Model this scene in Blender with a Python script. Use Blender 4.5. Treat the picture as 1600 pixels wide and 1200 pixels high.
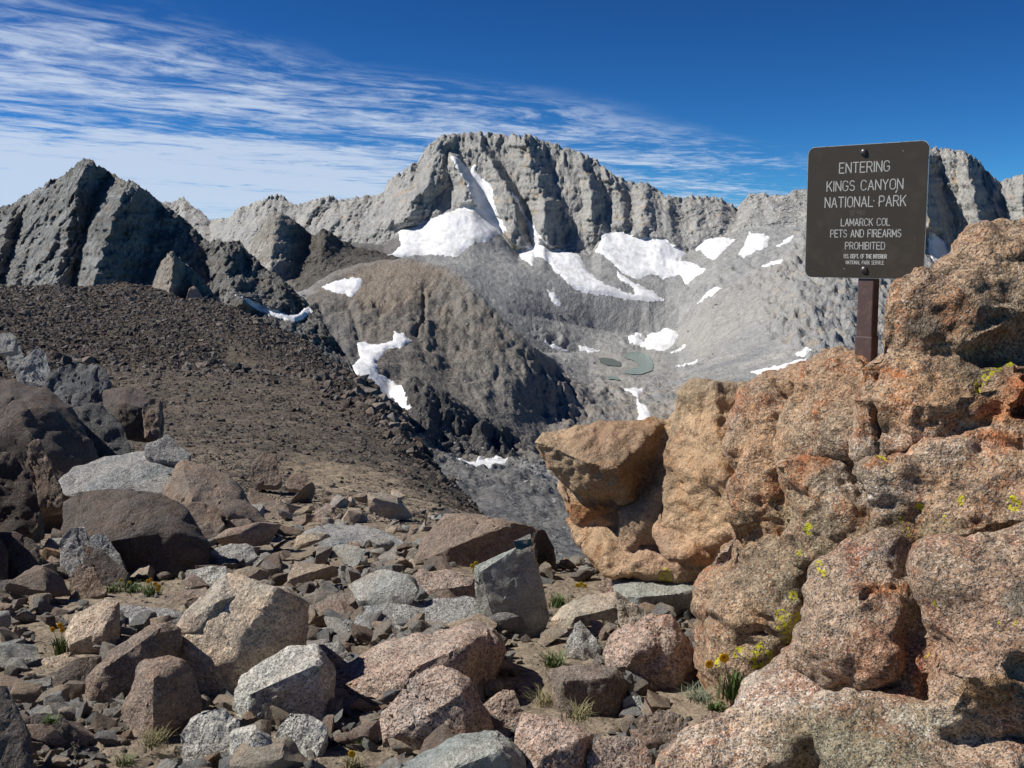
import bpy, bmesh, math, random
import numpy as np
from mathutils import Vector, Matrix
random.seed(7); rng = np.random.default_rng(7)
for o in list(bpy.data.objects): bpy.data.objects.remove(o)
SC = bpy.context.scene
COL = SC.collection
# ------------------------------------------------------------------ camera
PITCH = math.radians(7.1)
F = 1600.0
cam = bpy.data.objects.new('camera', bpy.data.cameras.new('camera')); COL.objects.link(cam)
cam.data.sensor_width = 36; cam.data.lens = 36.0
cam.rotation_euler = (math.radians(90) - PITCH, 0, 0); cam.location = (0, 0, 0)
cam.data.clip_start = 0.05; cam.data.clip_end = 20000
SC.camera = cam
# ------------------------------------------------------------------ light
SUN_EL = math.radians(46); SUN_DIR = Vector((-0.999*math.cos(SUN_EL), 0.04*math.cos(SUN_EL), math.sin(SUN_EL))).normalized()
sun = bpy.data.objects.new('sun', bpy.data.lights.new('sun', 'SUN')); COL.objects.link(sun)
sun.data.energy = 4.3; sun.data.angle = math.radians(0.53); sun.data.color = (1.0, 0.955, 0.88)
sun.rotation_euler = (-SUN_DIR).to_track_quat('-Z', 'Y').to_euler()
W = bpy.data.worlds.new('World'); SC.world = W; W.use_nodes = True
wt = W.node_tree; wt.nodes.clear()
def N(t, typ, **kw):
    n = t.nodes.new(typ)
    for k, v in kw.items():
        if hasattr(n, k): setattr(n, k, v)
    return n
def inp(t, n, key, v):
    if isinstance(v, bpy.types.NodeSocket): t.links.new(v, n.inputs[key])
    else: n.inputs[key].default_value = v
def MATH(t, op, a, b=0.0, c=None, clamp=False):
    n = N(t, 'ShaderNodeMath', operation=op); n.use_clamp = clamp
    inp(t, n, 0, a); inp(t, n, 1, b)
    if c is not None: inp(t, n, 2, c)
    return n.outputs[0]
def MAPR(t, v, a, b, c=0.0, d=1.0, smooth=False):
    n = N(t, 'ShaderNodeMapRange'); n.clamp = True
    if smooth: n.interpolation_type = 'SMOOTHSTEP'
    inp(t, n, 0, v); inp(t, n, 1, a); inp(t, n, 2, b); inp(t, n, 3, c); inp(t, n, 4, d)
    return n.outputs[0]
def NOISE(t, vec, scale, detail=4, rough=0.55, dist=0.0, out='Fac', lac=2.0):
    n = N(t, 'ShaderNodeTexNoise'); inp(t, n, 'Vector', vec); inp(t, n, 'Scale', scale)
    n.inputs['Detail'].default_value = detail; n.inputs['Roughness'].default_value = rough
    n.inputs['Distortion'].default_value = dist; n.inputs['Lacunarity'].default_value = lac
    return n.outputs[out]
def VORO(t, vec, scale, feat='F1', out='Distance', rand=1.0):
    n = N(t, 'ShaderNodeTexVoronoi', feature=feat); inp(t, n, 'Vector', vec); inp(t, n, 'Scale', scale)
    n.inputs['Randomness'].default_value = rand
    return n.outputs[out]
def MIX(t, f, a, b, mode='MIX'):
    n = N(t, 'ShaderNodeMix'); n.data_type = 'RGBA'; n.blend_type = mode; n.clamp_factor = True
    inp(t, n, 0, f)
    for k, v in ((6, a), (7, b)):
        if isinstance(v, (tuple, list)): v = (v[0], v[1], v[2], 1.0)
        inp(t, n, k, v)
    return n.outputs[2]
def COMB(t, x, y, z):
    n = N(t, 'ShaderNodeCombineXYZ'); inp(t, n, 0, x); inp(t, n, 1, y); inp(t, n, 2, z); return n.outputs[0]
sky = N(wt, 'ShaderNodeTexSky', sky_type='NISHITA'); sky.sun_disc = False
sky.sun_elevation = SUN_EL; sky.sun_rotation = math.atan2(SUN_DIR.x, SUN_DIR.y)
sky.altitude = 3900; sky.air_density = 1.0; sky.dust_density = 0.25; sky.ozone_density = 2.2
# thin cirrus on a level sheet high overhead: P = direction / height
tc = N(wt, 'ShaderNodeTexCoord'); sep = N(wt, 'ShaderNodeSeparateXYZ'); wt.links.new(tc.outputs['Generated'], sep.inputs[0])
zz = MATH(wt, 'MAXIMUM', sep.outputs[2], 0.012)
Px = MATH(wt, 'DIVIDE', sep.outputs[0], zz); Py = MATH(wt, 'DIVIDE', sep.outputs[1], zz)
U = MATH(wt, 'ADD', MATH(wt, 'MULTIPLY', Px, 0.576), MATH(wt, 'MULTIPLY', Py, 0.817))
Q = MATH(wt, 'ADD', MATH(wt, 'MULTIPLY', Px, -0.817), MATH(wt, 'MULTIPLY', Py, 0.576))
warp = NOISE(wt, COMB(wt, MATH(wt, 'MULTIPLY', U, 0.35), MATH(wt, 'MULTIPLY', Q, 0.5), 1.3), 1.0, 3, 0.5)
Qw = MATH(wt, 'ADD', Q, MATH(wt, 'MULTIPLY', MATH(wt, 'SUBTRACT', warp, 0.5), 1.5))
str1 = NOISE(wt, COMB(wt, MATH(wt, 'MULTIPLY', U, 0.30), MATH(wt, 'MULTIPLY', Qw, 0.70), 4.1), 1.0, 8, 0.60, 0.3)
fine = NOISE(wt, COMB(wt, MATH(wt, 'MULTIPLY', U, 1.6), MATH(wt, 'MULTIPLY', Qw, 2.6), 9.0), 1.7, 6, 0.66, 0.4)
mask = MATH(wt, 'MULTIPLY', MAPR(wt, Qw, 3.25, 4.5, 0, 1, True), MAPR(wt, sep.outputs[2], 0.0, 0.03, 0, 1, True))
body = MAPR(wt, Q, 3.4, 12.5, 0.03, 0.40, True)
far = MAPR(wt, U, 7.5, 14.0, 0.0, -0.12, True)
dens = MATH(wt, 'ADD', MATH(wt, 'ADD', str1, MATH(wt, 'MULTIPLY', MATH(wt, 'SUBTRACT', fine, 0.5), 0.8)), MATH(wt, 'ADD', body, far))
dens = MATH(wt, 'MULTIPLY', MAPR(wt, dens, 0.42, 0.80, 0, 1, True), mask)
dens = MATH(wt, 'MULTIPLY', dens, 0.86)
SKYK = 0.075
skyc = N(wt, 'ShaderNodeHueSaturation'); wt.links.new(sky.outputs[0], skyc.inputs['Color'])
skyc.inputs['Saturation'].default_value = 1.12; skyc.inputs['Value'].default_value = 1.0; skyc.inputs['Hue'].default_value = 0.5
skyt = MIX(wt, 1.0, skyc.outputs[0], (0.74, 1.10, 1.62), 'MULTIPLY')
g1_ = MIX(wt, 1.0, skyt, (SKYK, SKYK, SKYK), 'MULTIPLY')
gm_ = N(wt, 'ShaderNodeGamma'); wt.links.new(g1_, gm_.inputs[0]); gm_.inputs[1].default_value = 1.45
skyt = MIX(wt, 1.0, gm_.outputs[0], (0.70/SKYK, 0.84/SKYK, 0.60/SKYK), 'MULTIPLY')
cl = MIX(wt, dens, skyt, (0.42/SKYK, 0.49/SKYK, 0.60/SKYK))
bg = N(wt, 'ShaderNodeBackground'); wt.links.new(cl, bg.inputs[0]); bg.inputs[1].default_value = SKYK
wo = N(wt, 'ShaderNodeOutputWorld'); wt.links.new(bg.outputs[0], wo.inputs[0])
SC.view_settings.view_transform = 'Standard'; SC.view_settings.look = 'None'
SC.view_settings.exposure = 0.5; SC.view_settings.gamma = 1.0; SC.view_settings.use_curve_mapping = False
SC.render.engine = 'CYCLES'; SC.cycles.max_bounces = 5; SC.cycles.diffuse_bounces = 3
# ------------------------------------------------------------------ helpers
CP, SP = math.cos(PITCH), math.sin(PITCH)
def ray(px, py):                       # slope of the sight line through a point of the photograph
    x = (np.asarray(px, float) - 800) / F; y = (600 - np.asarray(py, float)) / F
    d = CP + y*SP
    return x/d, (-SP + y*CP)/d         # X/Y and Z/Y
def at(px, py, Y):
    a, s = ray(px, py); return np.array([a*Y, Y + 0*a, s*Y]) if np.ndim(a) else Vector((float(a*Y), float(Y), float(s*Y)))
def proj(X, Y, Z):
    yc = Y*SP + Z*CP; d = Y*CP - Z*SP
    return 800 + F*X/d, 600 - F*yc/d
_P = rng.permutation(4096).astype(np.int32)
_G = rng.normal(size=(4096, 3)).astype(np.float32); _G /= np.linalg.norm(_G, axis=1)[:, None]
def perlin(x, y, z):
    x = np.asarray(x, np.float32); y = np.asarray(y, np.float32)*np.ones_like(x); z = np.asarray(z, np.float32)*np.ones_like(x)
    xi, yi, zi = np.floor(x), np.floor(y), np.floor(z)
    fx, fy, fz = x-xi, y-yi, z-zi
    xi = xi.astype(np.int32); yi = yi.astype(np.int32); zi = zi.astype(np.int32)
    u = fx*fx*fx*(fx*(fx*6-15)+10); v = fy*fy*fy*(fy*(fy*6-15)+10); w = fz*fz*fz*(fz*(fz*6-15)+10)
    r = 0
    for dx in (0, 1):
        hx = _P[(xi+dx) & 4095]; wx = u if dx else 1-u
        for dy in (0, 1):
            hy = _P[(hx+yi+dy) & 4095]; wy = v if dy else 1-v
            for dz in (0, 1):
                g = _G[_P[(hy+zi+dz) & 4095]]
                r = r + wx*wy*(w if dz else 1-w)*(g[..., 0]*(fx-dx)+g[..., 1]*(fy-dy)+g[..., 2]*(fz-dz))
    return r*1.5
def fbm(x, y, z, o=4, gain=0.5, lac=2.03, ridged=False):
    r = 0; a = 1.0; t = 0
    for i in range(o):
        n = perlin(x*lac**i+i*17.3, y*lac**i+i*5.1, z*lac**i+i*9.7)
        if ridged: n = 1 - 2*np.abs(n)
        r = r + a*n; t += a; a *= gain
    return r/t
_O = rng.uniform(size=(4096, 3)).astype(np.float32)
def facet(x, y, z):
    """broken-rock noise: every cell is a randomly tilted little plane"""
    x = np.asarray(x, np.float32); y = np.asarray(y, np.float32); z = np.asarray(z, np.float32)
    x, y, z = x+.22*perlin(x*1.7, y*1.7, z*1.7), y, z+.22*perlin(x*1.7+9, y*1.7, z*1.7)
    xi, yi, zi = [np.floor(v).astype(np.int32) for v in (x, y, z)]
    best = np.full(x.shape, 9., np.float32); val = np.zeros(x.shape, np.float32)
    for dx in (-1, 0, 1):
        hx = _P[(xi+dx) & 4095]
        for dy in (-1, 0, 1):
            hy = _P[(hx+yi+dy) & 4095]
            for dz in (-1, 0, 1):
                h = _P[(hy+zi+dz) & 4095]; o = _O[h]; g = _G[h]
                rx = x-(xi+dx+o[..., 0]); ry = y-(yi+dy+o[..., 1]); rz = z-(zi+dz+o[..., 2])
                d = rx*rx+ry*ry+rz*rz; m = d < best
                best = np.where(m, d, best); val = np.where(m, (o[..., 0]-.5)*.8+rx*g[..., 0]+ry*g[..., 1]+rz*g[..., 2], val)
    return val
def crease(x, y, z, o=1, gain=.45):
    """continuous broken-plane noise: random heights joined by flat triangles"""
    tot = 0; amp = 1.0
    for q in range(o):
        u = (.36*x+.48*y-.8*z)*2.1**q+3.1*q; v = (-.8*x+.6*y)*2.1**q+7.7*q; w = (.48*x+.64*y+.6*z)*2.1**q+1.3*q
        u = u+.25*perlin(u*.8, v*.8, w*.8); v = v+.25*perlin(u*.8+5, v*.8, w*.8)
        P3 = np.stack([u, v, w], -1).astype(np.float32); I = np.floor(P3).astype(np.int32); f = P3-I
        order = np.argsort(-f, -1); fs = np.take_along_axis(f, order, -1)
        wts = [1-fs[..., 0], fs[..., 0]-fs[..., 1], fs[..., 1]-fs[..., 2], fs[..., 2]]; cur = I.copy(); r = 0
        for k in range(4):
            h = _P[(_P[(_P[cur[..., 0] & 4095]+cur[..., 1]) & 4095]+cur[..., 2]) & 4095]
            r = r+wts[k]*_O[h][..., 0]
            if k < 3: cur = cur+(np.arange(3) == order[..., k:k+1])
        tot = tot+amp*(r-.5)*2; amp *= gain
    return tot
def crease_on(mask, x, y, z, o=1):
    r = np.zeros(x.shape); m = mask > .02; r[m] = crease(x[m], y[m], z[m], o); return r
def facet_on(mask, x, y, z):
    r = np.zeros(x.shape); m = mask > .02; r[m] = facet(x[m], y[m], z[m]); return r
def sstep(x, a, b):
    t = np.clip((x-a)/(b-a), 0, 1); return t*t*(3-2*t)
def sdf(px, py, poly):                 # signed distance, positive inside
    P = np.array(poly, float); d = np.full(px.shape, 1e9); ins = np.zeros(px.shape, bool)
    for i in range(len(P)):
        ax, ay = P[i]; bx, by = P[(i+1) % len(P)]
        ex, ey = bx-ax, by-ay; L = ex*ex+ey*ey+1e-9
        t = np.clip(((px-ax)*ex+(py-ay)*ey)/L, 0, 1)
        d = np.minimum(d, np.hypot(px-ax-t*ex, py-ay-t*ey))
        c = ((ay > py) != (by > py)); xx = ax + (py-ay)*ex/(ey if abs(ey) > 1e-9 else 1e-9)
        ins ^= c & (px < xx)
    return np.where(ins, d, -d)
def mesh_from(name, V, Fc, mat, smooth=True, parent=None, cols=None, sharp=0):
    me = bpy.data.meshes.new(name)
    V = np.asarray(V, np.float32); Fc = np.asarray(Fc, np.int32)
    me.vertices.add(len(V)); me.vertices.foreach_set('co', V.ravel())
    k = Fc.shape[1]
    me.loops.add(Fc.size); me.loops.foreach_set('vertex_index', Fc.ravel())
    me.polygons.add(len(Fc)); me.polygons.foreach_set('loop_start', np.arange(len(Fc), dtype=np.int32)*k)
    me.polygons.foreach_set('loop_total', np.full(len(Fc), k, np.int32))
    me.polygons.foreach_set('use_smooth', np.full(len(Fc), smooth))
    if cols is not None:
        for nm, c in cols.items():
            if c.ndim == 2:
                at_ = me.attributes.new(nm, 'FLOAT_COLOR', 'POINT'); q = np.ones((len(V), 4), np.float32); q[:, :3] = c
                at_.data.foreach_set('color', q.ravel())
            else:
                at_ = me.attributes.new(nm, 'FLOAT', 'POINT'); at_.data.foreach_set('value', c.astype(np.float32))
    me.update(calc_edges=True); me.validate()
    if sharp: me.set_sharp_from_angle(angle=math.radians(sharp))
    me.materials.append(mat)
    o = bpy.data.objects.new(name, me); COL.objects.link(o)
    if parent: o.parent = parent
    return o
def tag(o, label=None, cat=None, group=None, kind=None):
    if label: o['label'] = label
    if cat: o['category'] = cat
    if group: o['group'] = group
    if kind: o['kind'] = kind
    return o
def gridfaces(R, C):
    i = np.arange(R-1)[:, None]*C + np.arange(C-1)[None, :]
    return np.stack([i, i+1, i+C+1, i+C], -1).reshape(-1, 4)
# ------------------------------------------------------------------ materials
def new_mat(name, rough=0.9, spec=0.25):
    m = bpy.data.materials.new(name); m.use_nodes = True; t = m.node_tree
    b = t.nodes['Principled BSDF']; b.inputs['Roughness'].default_value = rough
    b.inputs['Specular IOR Level'].default_value = spec
    return m, t, b
def bump(t, b, h, strength, dist):
    n = N(t, 'ShaderNodeBump'); n.inputs['Strength'].default_value = strength; n.inputs['Distance'].default_value = dist
    t.links.new(h, n.inputs['Height']); t.links.new(n.outputs[0], b.inputs['Normal'])
def terrain_mat(name, s1, s2, bd, rockbump=1.0, dark=0.55):
    """vertex colour = rock colour with some shade painted in; noise adds blocks, grain and relief. s1 big scale, s2 fine scale (1/m)"""
    m, t, b = new_mat(name, 0.93, 0.12)
    g = N(t, 'ShaderNodeNewGeometry').outputs['Position']
    c = N(t, 'ShaderNodeAttribute'); c.attribute_name = 'Col'
    r = N(t, 'ShaderNodeAttribute'); r.attribute_name = 'rock'
    mp = N(t, 'ShaderNodeMapping'); t.links.new(g, mp.inputs[0]); mp.inputs['Scale'].default_value = (1, 1, 0.22)
    n1 = NOISE(t, mp.outputs[0], s1, 6, 0.62, 0.6); n2 = NOISE(t, g, s2, 5, 0.65)
    v = VORO(t, g, s2*0.8, 'F1', 'Color'); sv = N(t, 'ShaderNodeSeparateColor'); t.links.new(v, sv.inputs[0])
    k = MATH(t, 'ADD', MATH(t, 'MULTIPLY', MAPR(t, n1, 0.25, 0.75), 0.5), MATH(t, 'MULTIPLY', MAPR(t, n2, 0.3, 0.7), 0.45))
    k = MATH(t, 'ADD', k, MATH(t, 'MULTIPLY', sv.outputs[0], 0.3))
    k = MAPR(t, k, 0.15, 1.1, dark, 1.45)
    out = MIX(t, 1.0, c.outputs['Color'], COMB(t, k, k, k), 'MULTIPLY')
    t.links.new(out, b.inputs['Base Color'])
    vb = VORO(t, g, s2*0.8, 'F1', 'Distance')
    ve = VORO(t, mp.outputs[0], s1*2.2, 'DISTANCE_TO_EDGE', 'Distance'); n3 = NOISE(t, mp.outputs[0], s2*.9, 5, 0.7, 1.2)
    h1 = MATH(t, 'MULTIPLY', MATH(t, 'ADD', MATH(t, 'ADD', MATH(t, 'MULTIPLY', n1, 2.6), MATH(t, 'MULTIPLY', n3, 1.6)), MATH(t, 'MULTIPLY', MAPR(t, ve, 0, .10), .5)), r.outputs['Fac'])
    h = MATH(t, 'ADD', h1, MATH(t, 'ADD', MATH(t, 'MULTIPLY', n2, 0.9), MATH(t, 'MULTIPLY', vb, -0.55)))
    bump(t, b, h, 0.9, bd)
    return m
M_far = terrain_mat('granite_cliff', 1/16, 1/3.2, 2.6, dark=.5)
M_mid = terrain_mat('mountain_rubble', 1/14, 1/2.2, 1.6)
M_near = terrain_mat('slope_soil', 1/2.5, 2.2, 0.22)
M_fore = terrain_mat('gravel_soil', 3.0, 28.0, 0.02)
def snow_mat():
    m, t, b = new_mat('old_snow', 0.55, 0.3)
    g = N(t, 'ShaderNodeNewGeometry').outputs['Position']
    n = NOISE(t, g, 1/22, 7, 0.66); n2 = NOISE(t, g, 1/7, 5, 0.65)
    c = MIX(t, MAPR(t, n, 0.46, 0.70), (0.77, 0.78, 0.80), (0.56, 0.555, 0.54))
    t.links.new(c, b.inputs['Base Color']); bump(t, b, n2, 0.8, 2.2)
    return m
M_snow = snow_mat()
def water_mat(name, c):
    m, t, b = new_mat(name, 0.25, 0.4); b.inputs['Base Color'].default_value = (*c, 1); return m
# ------------------------------------------------------------------ terrain builder
def curve(kn, ag):
    kn = np.array(sorted(kn), float); a, s = ray(kn[:, 0], kn[:, 1])
    return np.interp(ag, a, s), np.interp(ag, a, kn[:, 2])
def build_fan(curves, ag, rows=None, q=1.7, cap=220, smooth=0):
    S = []; YY = []
    for k in curves:
        s, y = curve(k, ag); S.append(s*y); YY.append(y)
    S = np.array(S); YY = np.array(YY)
    for i in range(1, len(YY)): YY[i] = np.maximum(YY[i], YY[i-1]*1.004)
    Yl = []; Zl = []; Bl = []
    for i in range(len(curves)-1):
        _, p0 = proj(ag*YY[i], YY[i], S[i]); _, p1 = proj(ag*YY[i+1], YY[i+1], S[i+1])
        inf = np.abs(ag) < 0.53
        n = int(np.clip(np.percentile(np.abs(p1-p0)[inf], 92)/q, 5, cap)) if rows is None or rows[i] is None else rows[i]
        t = np.linspace(0, 1, n, endpoint=False)[:, None]
        # geometric in distance so near rows are denser
        y = YY[i]*(YY[i+1]/YY[i])**t; tt = (y-YY[i])/(YY[i+1]-YY[i])
        Yl.append(y); Zl.append(S[i]+(S[i+1]-S[i])*tt); Bl.append(i+tt)
    Yl.append(YY[-1][None]); Zl.append(S[-1][None]); Bl.append(np.full((1, len(ag)), len(curves)-1.0))
    Y = np.concatenate(Yl); Z = np.concatenate(Zl); B = np.concatenate(Bl); X = Y*ag[None, :]
    for _ in range(smooth):
        Zs = Z.copy(); Zs[1:-1] = (Z[:-2]+2*Z[1:-1]+Z[2:])/4
        Zs[:, 1:-1] = (Zs[:, :-2]+2*Zs[:, 1:-1]+Zs[:, 2:])/4; Z = Zs
    return X, Y, Z, B
def ribs(px, py, R):                   # towards-the-camera buttresses, steeper on their right side
    out = np.zeros(px.shape)
    for line, wl, wr, amp in R:
        L = np.array(sorted(line, key=lambda p: p[1]), float)
        wob = 5*perlin(py/14, py*0+len(out), 0.3+amp) + 2.5*perlin(py/5, 0.2, amp)
        xl = np.interp(py, L[:, 1], L[:, 0]); u = px-xl+wob*min(1, wr/15)
        pr = np.where(u < 0, np.clip(1+u/wl, 0, 1), np.clip(1-u/wr, 0, 1))
        pr = pr*sstep(py, L[0, 1]-14, L[0, 1]+14)*(1-sstep(py, L[-1, 1]-6, L[-1, 1]+10))
        out = np.maximum(out, pr*amp)
    return out
def fine_cols(px0, px1, step, lo=-0.95, hi=0.95):
    a0, a1 = (px0-800)/F, (px1-800)/F
    if lo == hi == 0: return np.arange(a0, a1, step/F)
    L = np.linspace(lo, a0, 40, endpoint=False) if lo < a0 else []
    Rr = np.linspace(a1, hi, 41)[1:] if hi > a1 else []
    return np.concatenate([L, np.arange(a0, a1, step/F), [a1], Rr])
def visible(X, Y, Z, tol=0.0012):
    s = Z/Y; m = np.maximum.accumulate(s, 0); return s >= m-tol
def colmix(base, layers):
    c = np.ones(layers[0][0].shape+(3,))*np.array(base) if layers else None
    for w, col in layers: c = c*(1-w[..., None]) + np.array(col)*w[..., None]
    return c
# ------------------------------------------------------------------ far valley, cirque and massif
crest = [(-500,400,2700),(-100,385,2700),(200,340,2800),(262,316,2800),(270,318,2800),(287,309,2800),(298,322,2750),(315,332,2700),(328,346,2650),(342,342,2600),(350,343,2550),(358,340,2500),(372,328,2450),(400,318,2400),(425,308,2380),(440,305,2370),(450,315,2360),(462,323,2350),(475,318,2340),(500,312,2320),(520,308,2310),(530,314,2300),(545,312,2300),(575,308,2280),(590,306,2280),(600,300,2280),(606,285,2280),(612,280,2280),(640,262,2290),(655,251,2300),(668,228,2300),(680,222,2310),(690,214,2310),(712,209,2320),(760,209,2330),(800,211,2330),(835,213,2330),(845,220,2325),(880,231,2320),(910,240,2310),(935,252,2300),(955,274,2290),(985,286,2280),(1010,286,2270),(1035,304,2260),(1060,311,2250),(1080,307,2250),(1105,308,2240),(1130,313,2240),(1145,322,2240),(1152,328,2240),(1158,318,2230),(1170,306,2230),(1190,304,2220),(1215,307,2210),(1257,297,2200),(1300,285,2190),(1350,260,2180),(1400,240,2170),(1448,231,2160),(1470,233,2150),(1500,236,2150),(1525,248,2150),(1545,272,2140),(1562,286,2140),(1580,280,2140),(1600,276,2140),(1700,250,2130),(1900,230,2100),(2400,260,2100)]
foot = [(-500,500,2200),(200,440,2300),(260,425,2350),(350,402,2250),(440,392,2150),(520,379,2100),(560,379,2080),(600,382,2060),(628,358,2080),(660,354,2080),(700,325,2120),(740,323,2120),(750,332,2120),(785,362,2100),(810,394,2060),(850,378,2080),(858,390,2070),(900,386,2080),(925,392,2075),(940,366,2100),(1000,372,2090),(1030,373,2080),(1055,390,2060),(1075,392,2060),(1110,373,2080),(1147,362,2090),(1165,354,2090),(1200,352,2060),(1257,345,2030),(1320,370,1950),(1400,400,1900),(1450,395,1950),(1490,420,1960),(1530,410,1950),(1600,400,1950),(2400,420,1900)]
scree = [(-500,520,1700),(260,460,1700),(380,425,1650),(450,420,1650),(520,408,1700),(600,405,1780),(660,412,1820),(740,410,1850),(800,420,1850),(860,430,1850),(900,445,1840),(960,455,1840),(1040,470,1830),(1080,460,1800),(1120,425,1830),(1180,400,1850),(1257,385,1820),(1320,410,1750),(1400,440,1700),(1500,460,1700),(2400,480,1700)]
mor = [(-500,540,1500),(260,480,1500),(380,450,1450),(480,450,1480),(560,430,1550),(640,425,1600),(700,440,1620),(760,470,1640),(800,490,1650),(860,500,1740),(930,515,1780),(1000,522,1790),(1060,515,1770),(1110,480,1680),(1180,455,1650),(1257,430,1600),(1320,450,1500),(1400,490,1450),(1500,500,1450),(2400,540,1400)]
lakeb = [(-500,560,1350),(260,500,1350),(380,470,1330),(480,480,1400),(560,460,1420),(640,455,1450),(700,470,1480),(760,505,1480),(800,535,1500),(840,553,1530),(900,549,1650),(930,549,1670),(1000,549,1670),(1060,549,1660),(1110,530,1500),(1180,500,1450),(1257,475,1380),(1320,500,1320),(1400,530,1300),(2400,560,1200)]
knoll = [(-500,580,1180),(260,540,1180),(380,480,1150),(440,462,1160),(480,452,1180),(520,425,1220),(560,412,1240),(600,407,1250),(640,405,1240),(680,412,1220),(710,424,1190),(740,446,1150),(770,480,1110),(800,512,1080),(835,543,1065),(870,566,1300),(920,584,1355),(1000,585,1355),(1060,583,1360),(1120,560,1350),(1200,540,1300),(1257,530,1250),(1320,550,1200),(1400,570,1150),(2400,600,1100)]
kmid = [(-500,620,1050),(260,560,1050),(380,500,1020),(440,490,1030),(500,490,1050),(540,485,1080),(600,480,1090),(640,478,1100),(665,490,1095),(700,495,1100),(740,525,1030),(780,560,990),(820,580,975),(870,600,1040),(930,615,1110),(1000,618,1150),(1060,610,1150),(1120,590,1200),(1200,580,1150),(1257,575,1120),(1400,600,1050),(2400,640,1000)]
klow = [(-500,660,900),(260,590,900),(380,540,880),(450,540,870),(520,560,880),(545,545,900),(570,545,930),(600,532,960),(640,530,970),(670,545,960),(700,570,950),(760,600,900),(800,618,890),(850,645,950),(900,655,970),(960,660,990),(1005,657,1000),(1060,655,990),(1120,640,1000),(1257,630,980),(2400,680,900)]
snowg = [(-500,700,780),(260,640,780),(380,580,770),(450,570,760),(520,590,780),(550,578,800),(580,575,820),(600,580,830),(625,590,840),(660,600,830),(700,620,820),(760,650,790),(800,672,800),(850,695,820),(900,700,840),(1000,705,850),(1257,700,880),(2400,740,800)]
crag = [(-500,740,700),(260,680,690),(380,620,680),(480,620,680),(540,622,700),(580,625,740),(610,635,770),(640,606,745),(665,600,735),(700,622,735),(745,650,740),(790,680,760),(805,690,765),(850,712,760),(900,730,760),(1000,740,760),(2400,780,700)]
cragf = [(-500,790,620),(260,740,600),(480,690,590),(560,680,600),(600,660,640),(640,668,655),(680,695,660),(720,712,665),(780,716,668),(820,722,665),(860,735,650),(950,750,640),(2400,800,600)]
vall = [(-500,560,470),(0,540,460),(300,550,450),(450,590,450),(540,630,450),(600,680,455),(645,712,465),(680,735,480),(720,731,510),(800,735,500),(850,755,470),(950,800,430),(2400,860,400)]
vallb = [(-500,560,270),(0,560,260),(300,530,250),(450,560,250),(550,622,248),(610,676,245),(642,704,244),(672,775,242),(705,812,240),(750,830,245),(850,842,250),(950,860,240),(2400,940,220)]
vfront = [(-500,800,205),(200,760,200),(400,800,180),(600,900,140),(800,890,110),(950,900,110),(2400,1000,110)]
back = [(x, 430 if y < 500 else y, 3100) for x, y, Y in crest]
curvesA = [vfront, vallb, vall, cragf, crag, snowg, klow, kmid, knoll, lakeb, mor, scree, foot, crest, back]
agA = fine_cols(255, 1640, 2.0, -0.75, 0.75)
X, Y, Z, B = build_fan(curvesA, agA, q=2.0)
px, py = proj(X, Y, Z)
K = {n: i for i, n in enumerate('vfront vallb vall cragf crag snowg klow kmid knoll lakeb mor scree foot crest back'.split())}
# rock mask: cliffs, crags and slabs against scree
rock = sstep(B, K['foot']-0.12, K['foot']+0.1)*(1-0.0*B)
spot = fbm(X/90, Y/90, 0.5, 4)
def soft(poly, f=8): return sstep(sdf(px, py, poly)+6*fbm(px/22, py/22, 2.2, 3), -f, f)
front = B < K['foot']
m_knollrock = soft([(560,470),(640,455),(660,440),(700,430),(745,455),(800,520),(860,560),(900,600),(840,660),(760,640),(700,600),(640,540),(560,530)])*front
m_slab = soft([(860,600),(940,590),(1060,595),(1180,610),(1180,760),(880,760),(840,680)], 26)*(B < K['knoll']+.2)
m_right = soft([(1257,300),(1240,400),(1200,440),(1180,500),(1250,560),(1330,640),(1560,640),(1560,400),(1400,380)], 24)*front
m_crag = soft([(640,595),(700,615),(820,685),(800,716),(700,712),(640,670),(600,640)], 6)*(B < K['snowg'])
m_shade = soft([(380,470),(480,470),(560,520),(560,600),(380,620)])*front  # valley side under the peak's cast shadow; that shade is painted into its colour
rock = np.clip(rock + 0.45*m_knollrock + 0.5*m_slab + 0.75*m_right + 0.9*m_crag + 0.5*m_shade + 0.4*sstep(spot, 0.15, 0.4)*front, 0, 1)
rock *= 1-sstep(B, K['back']-0.75, K['back']-0.5)*0.5
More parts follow.
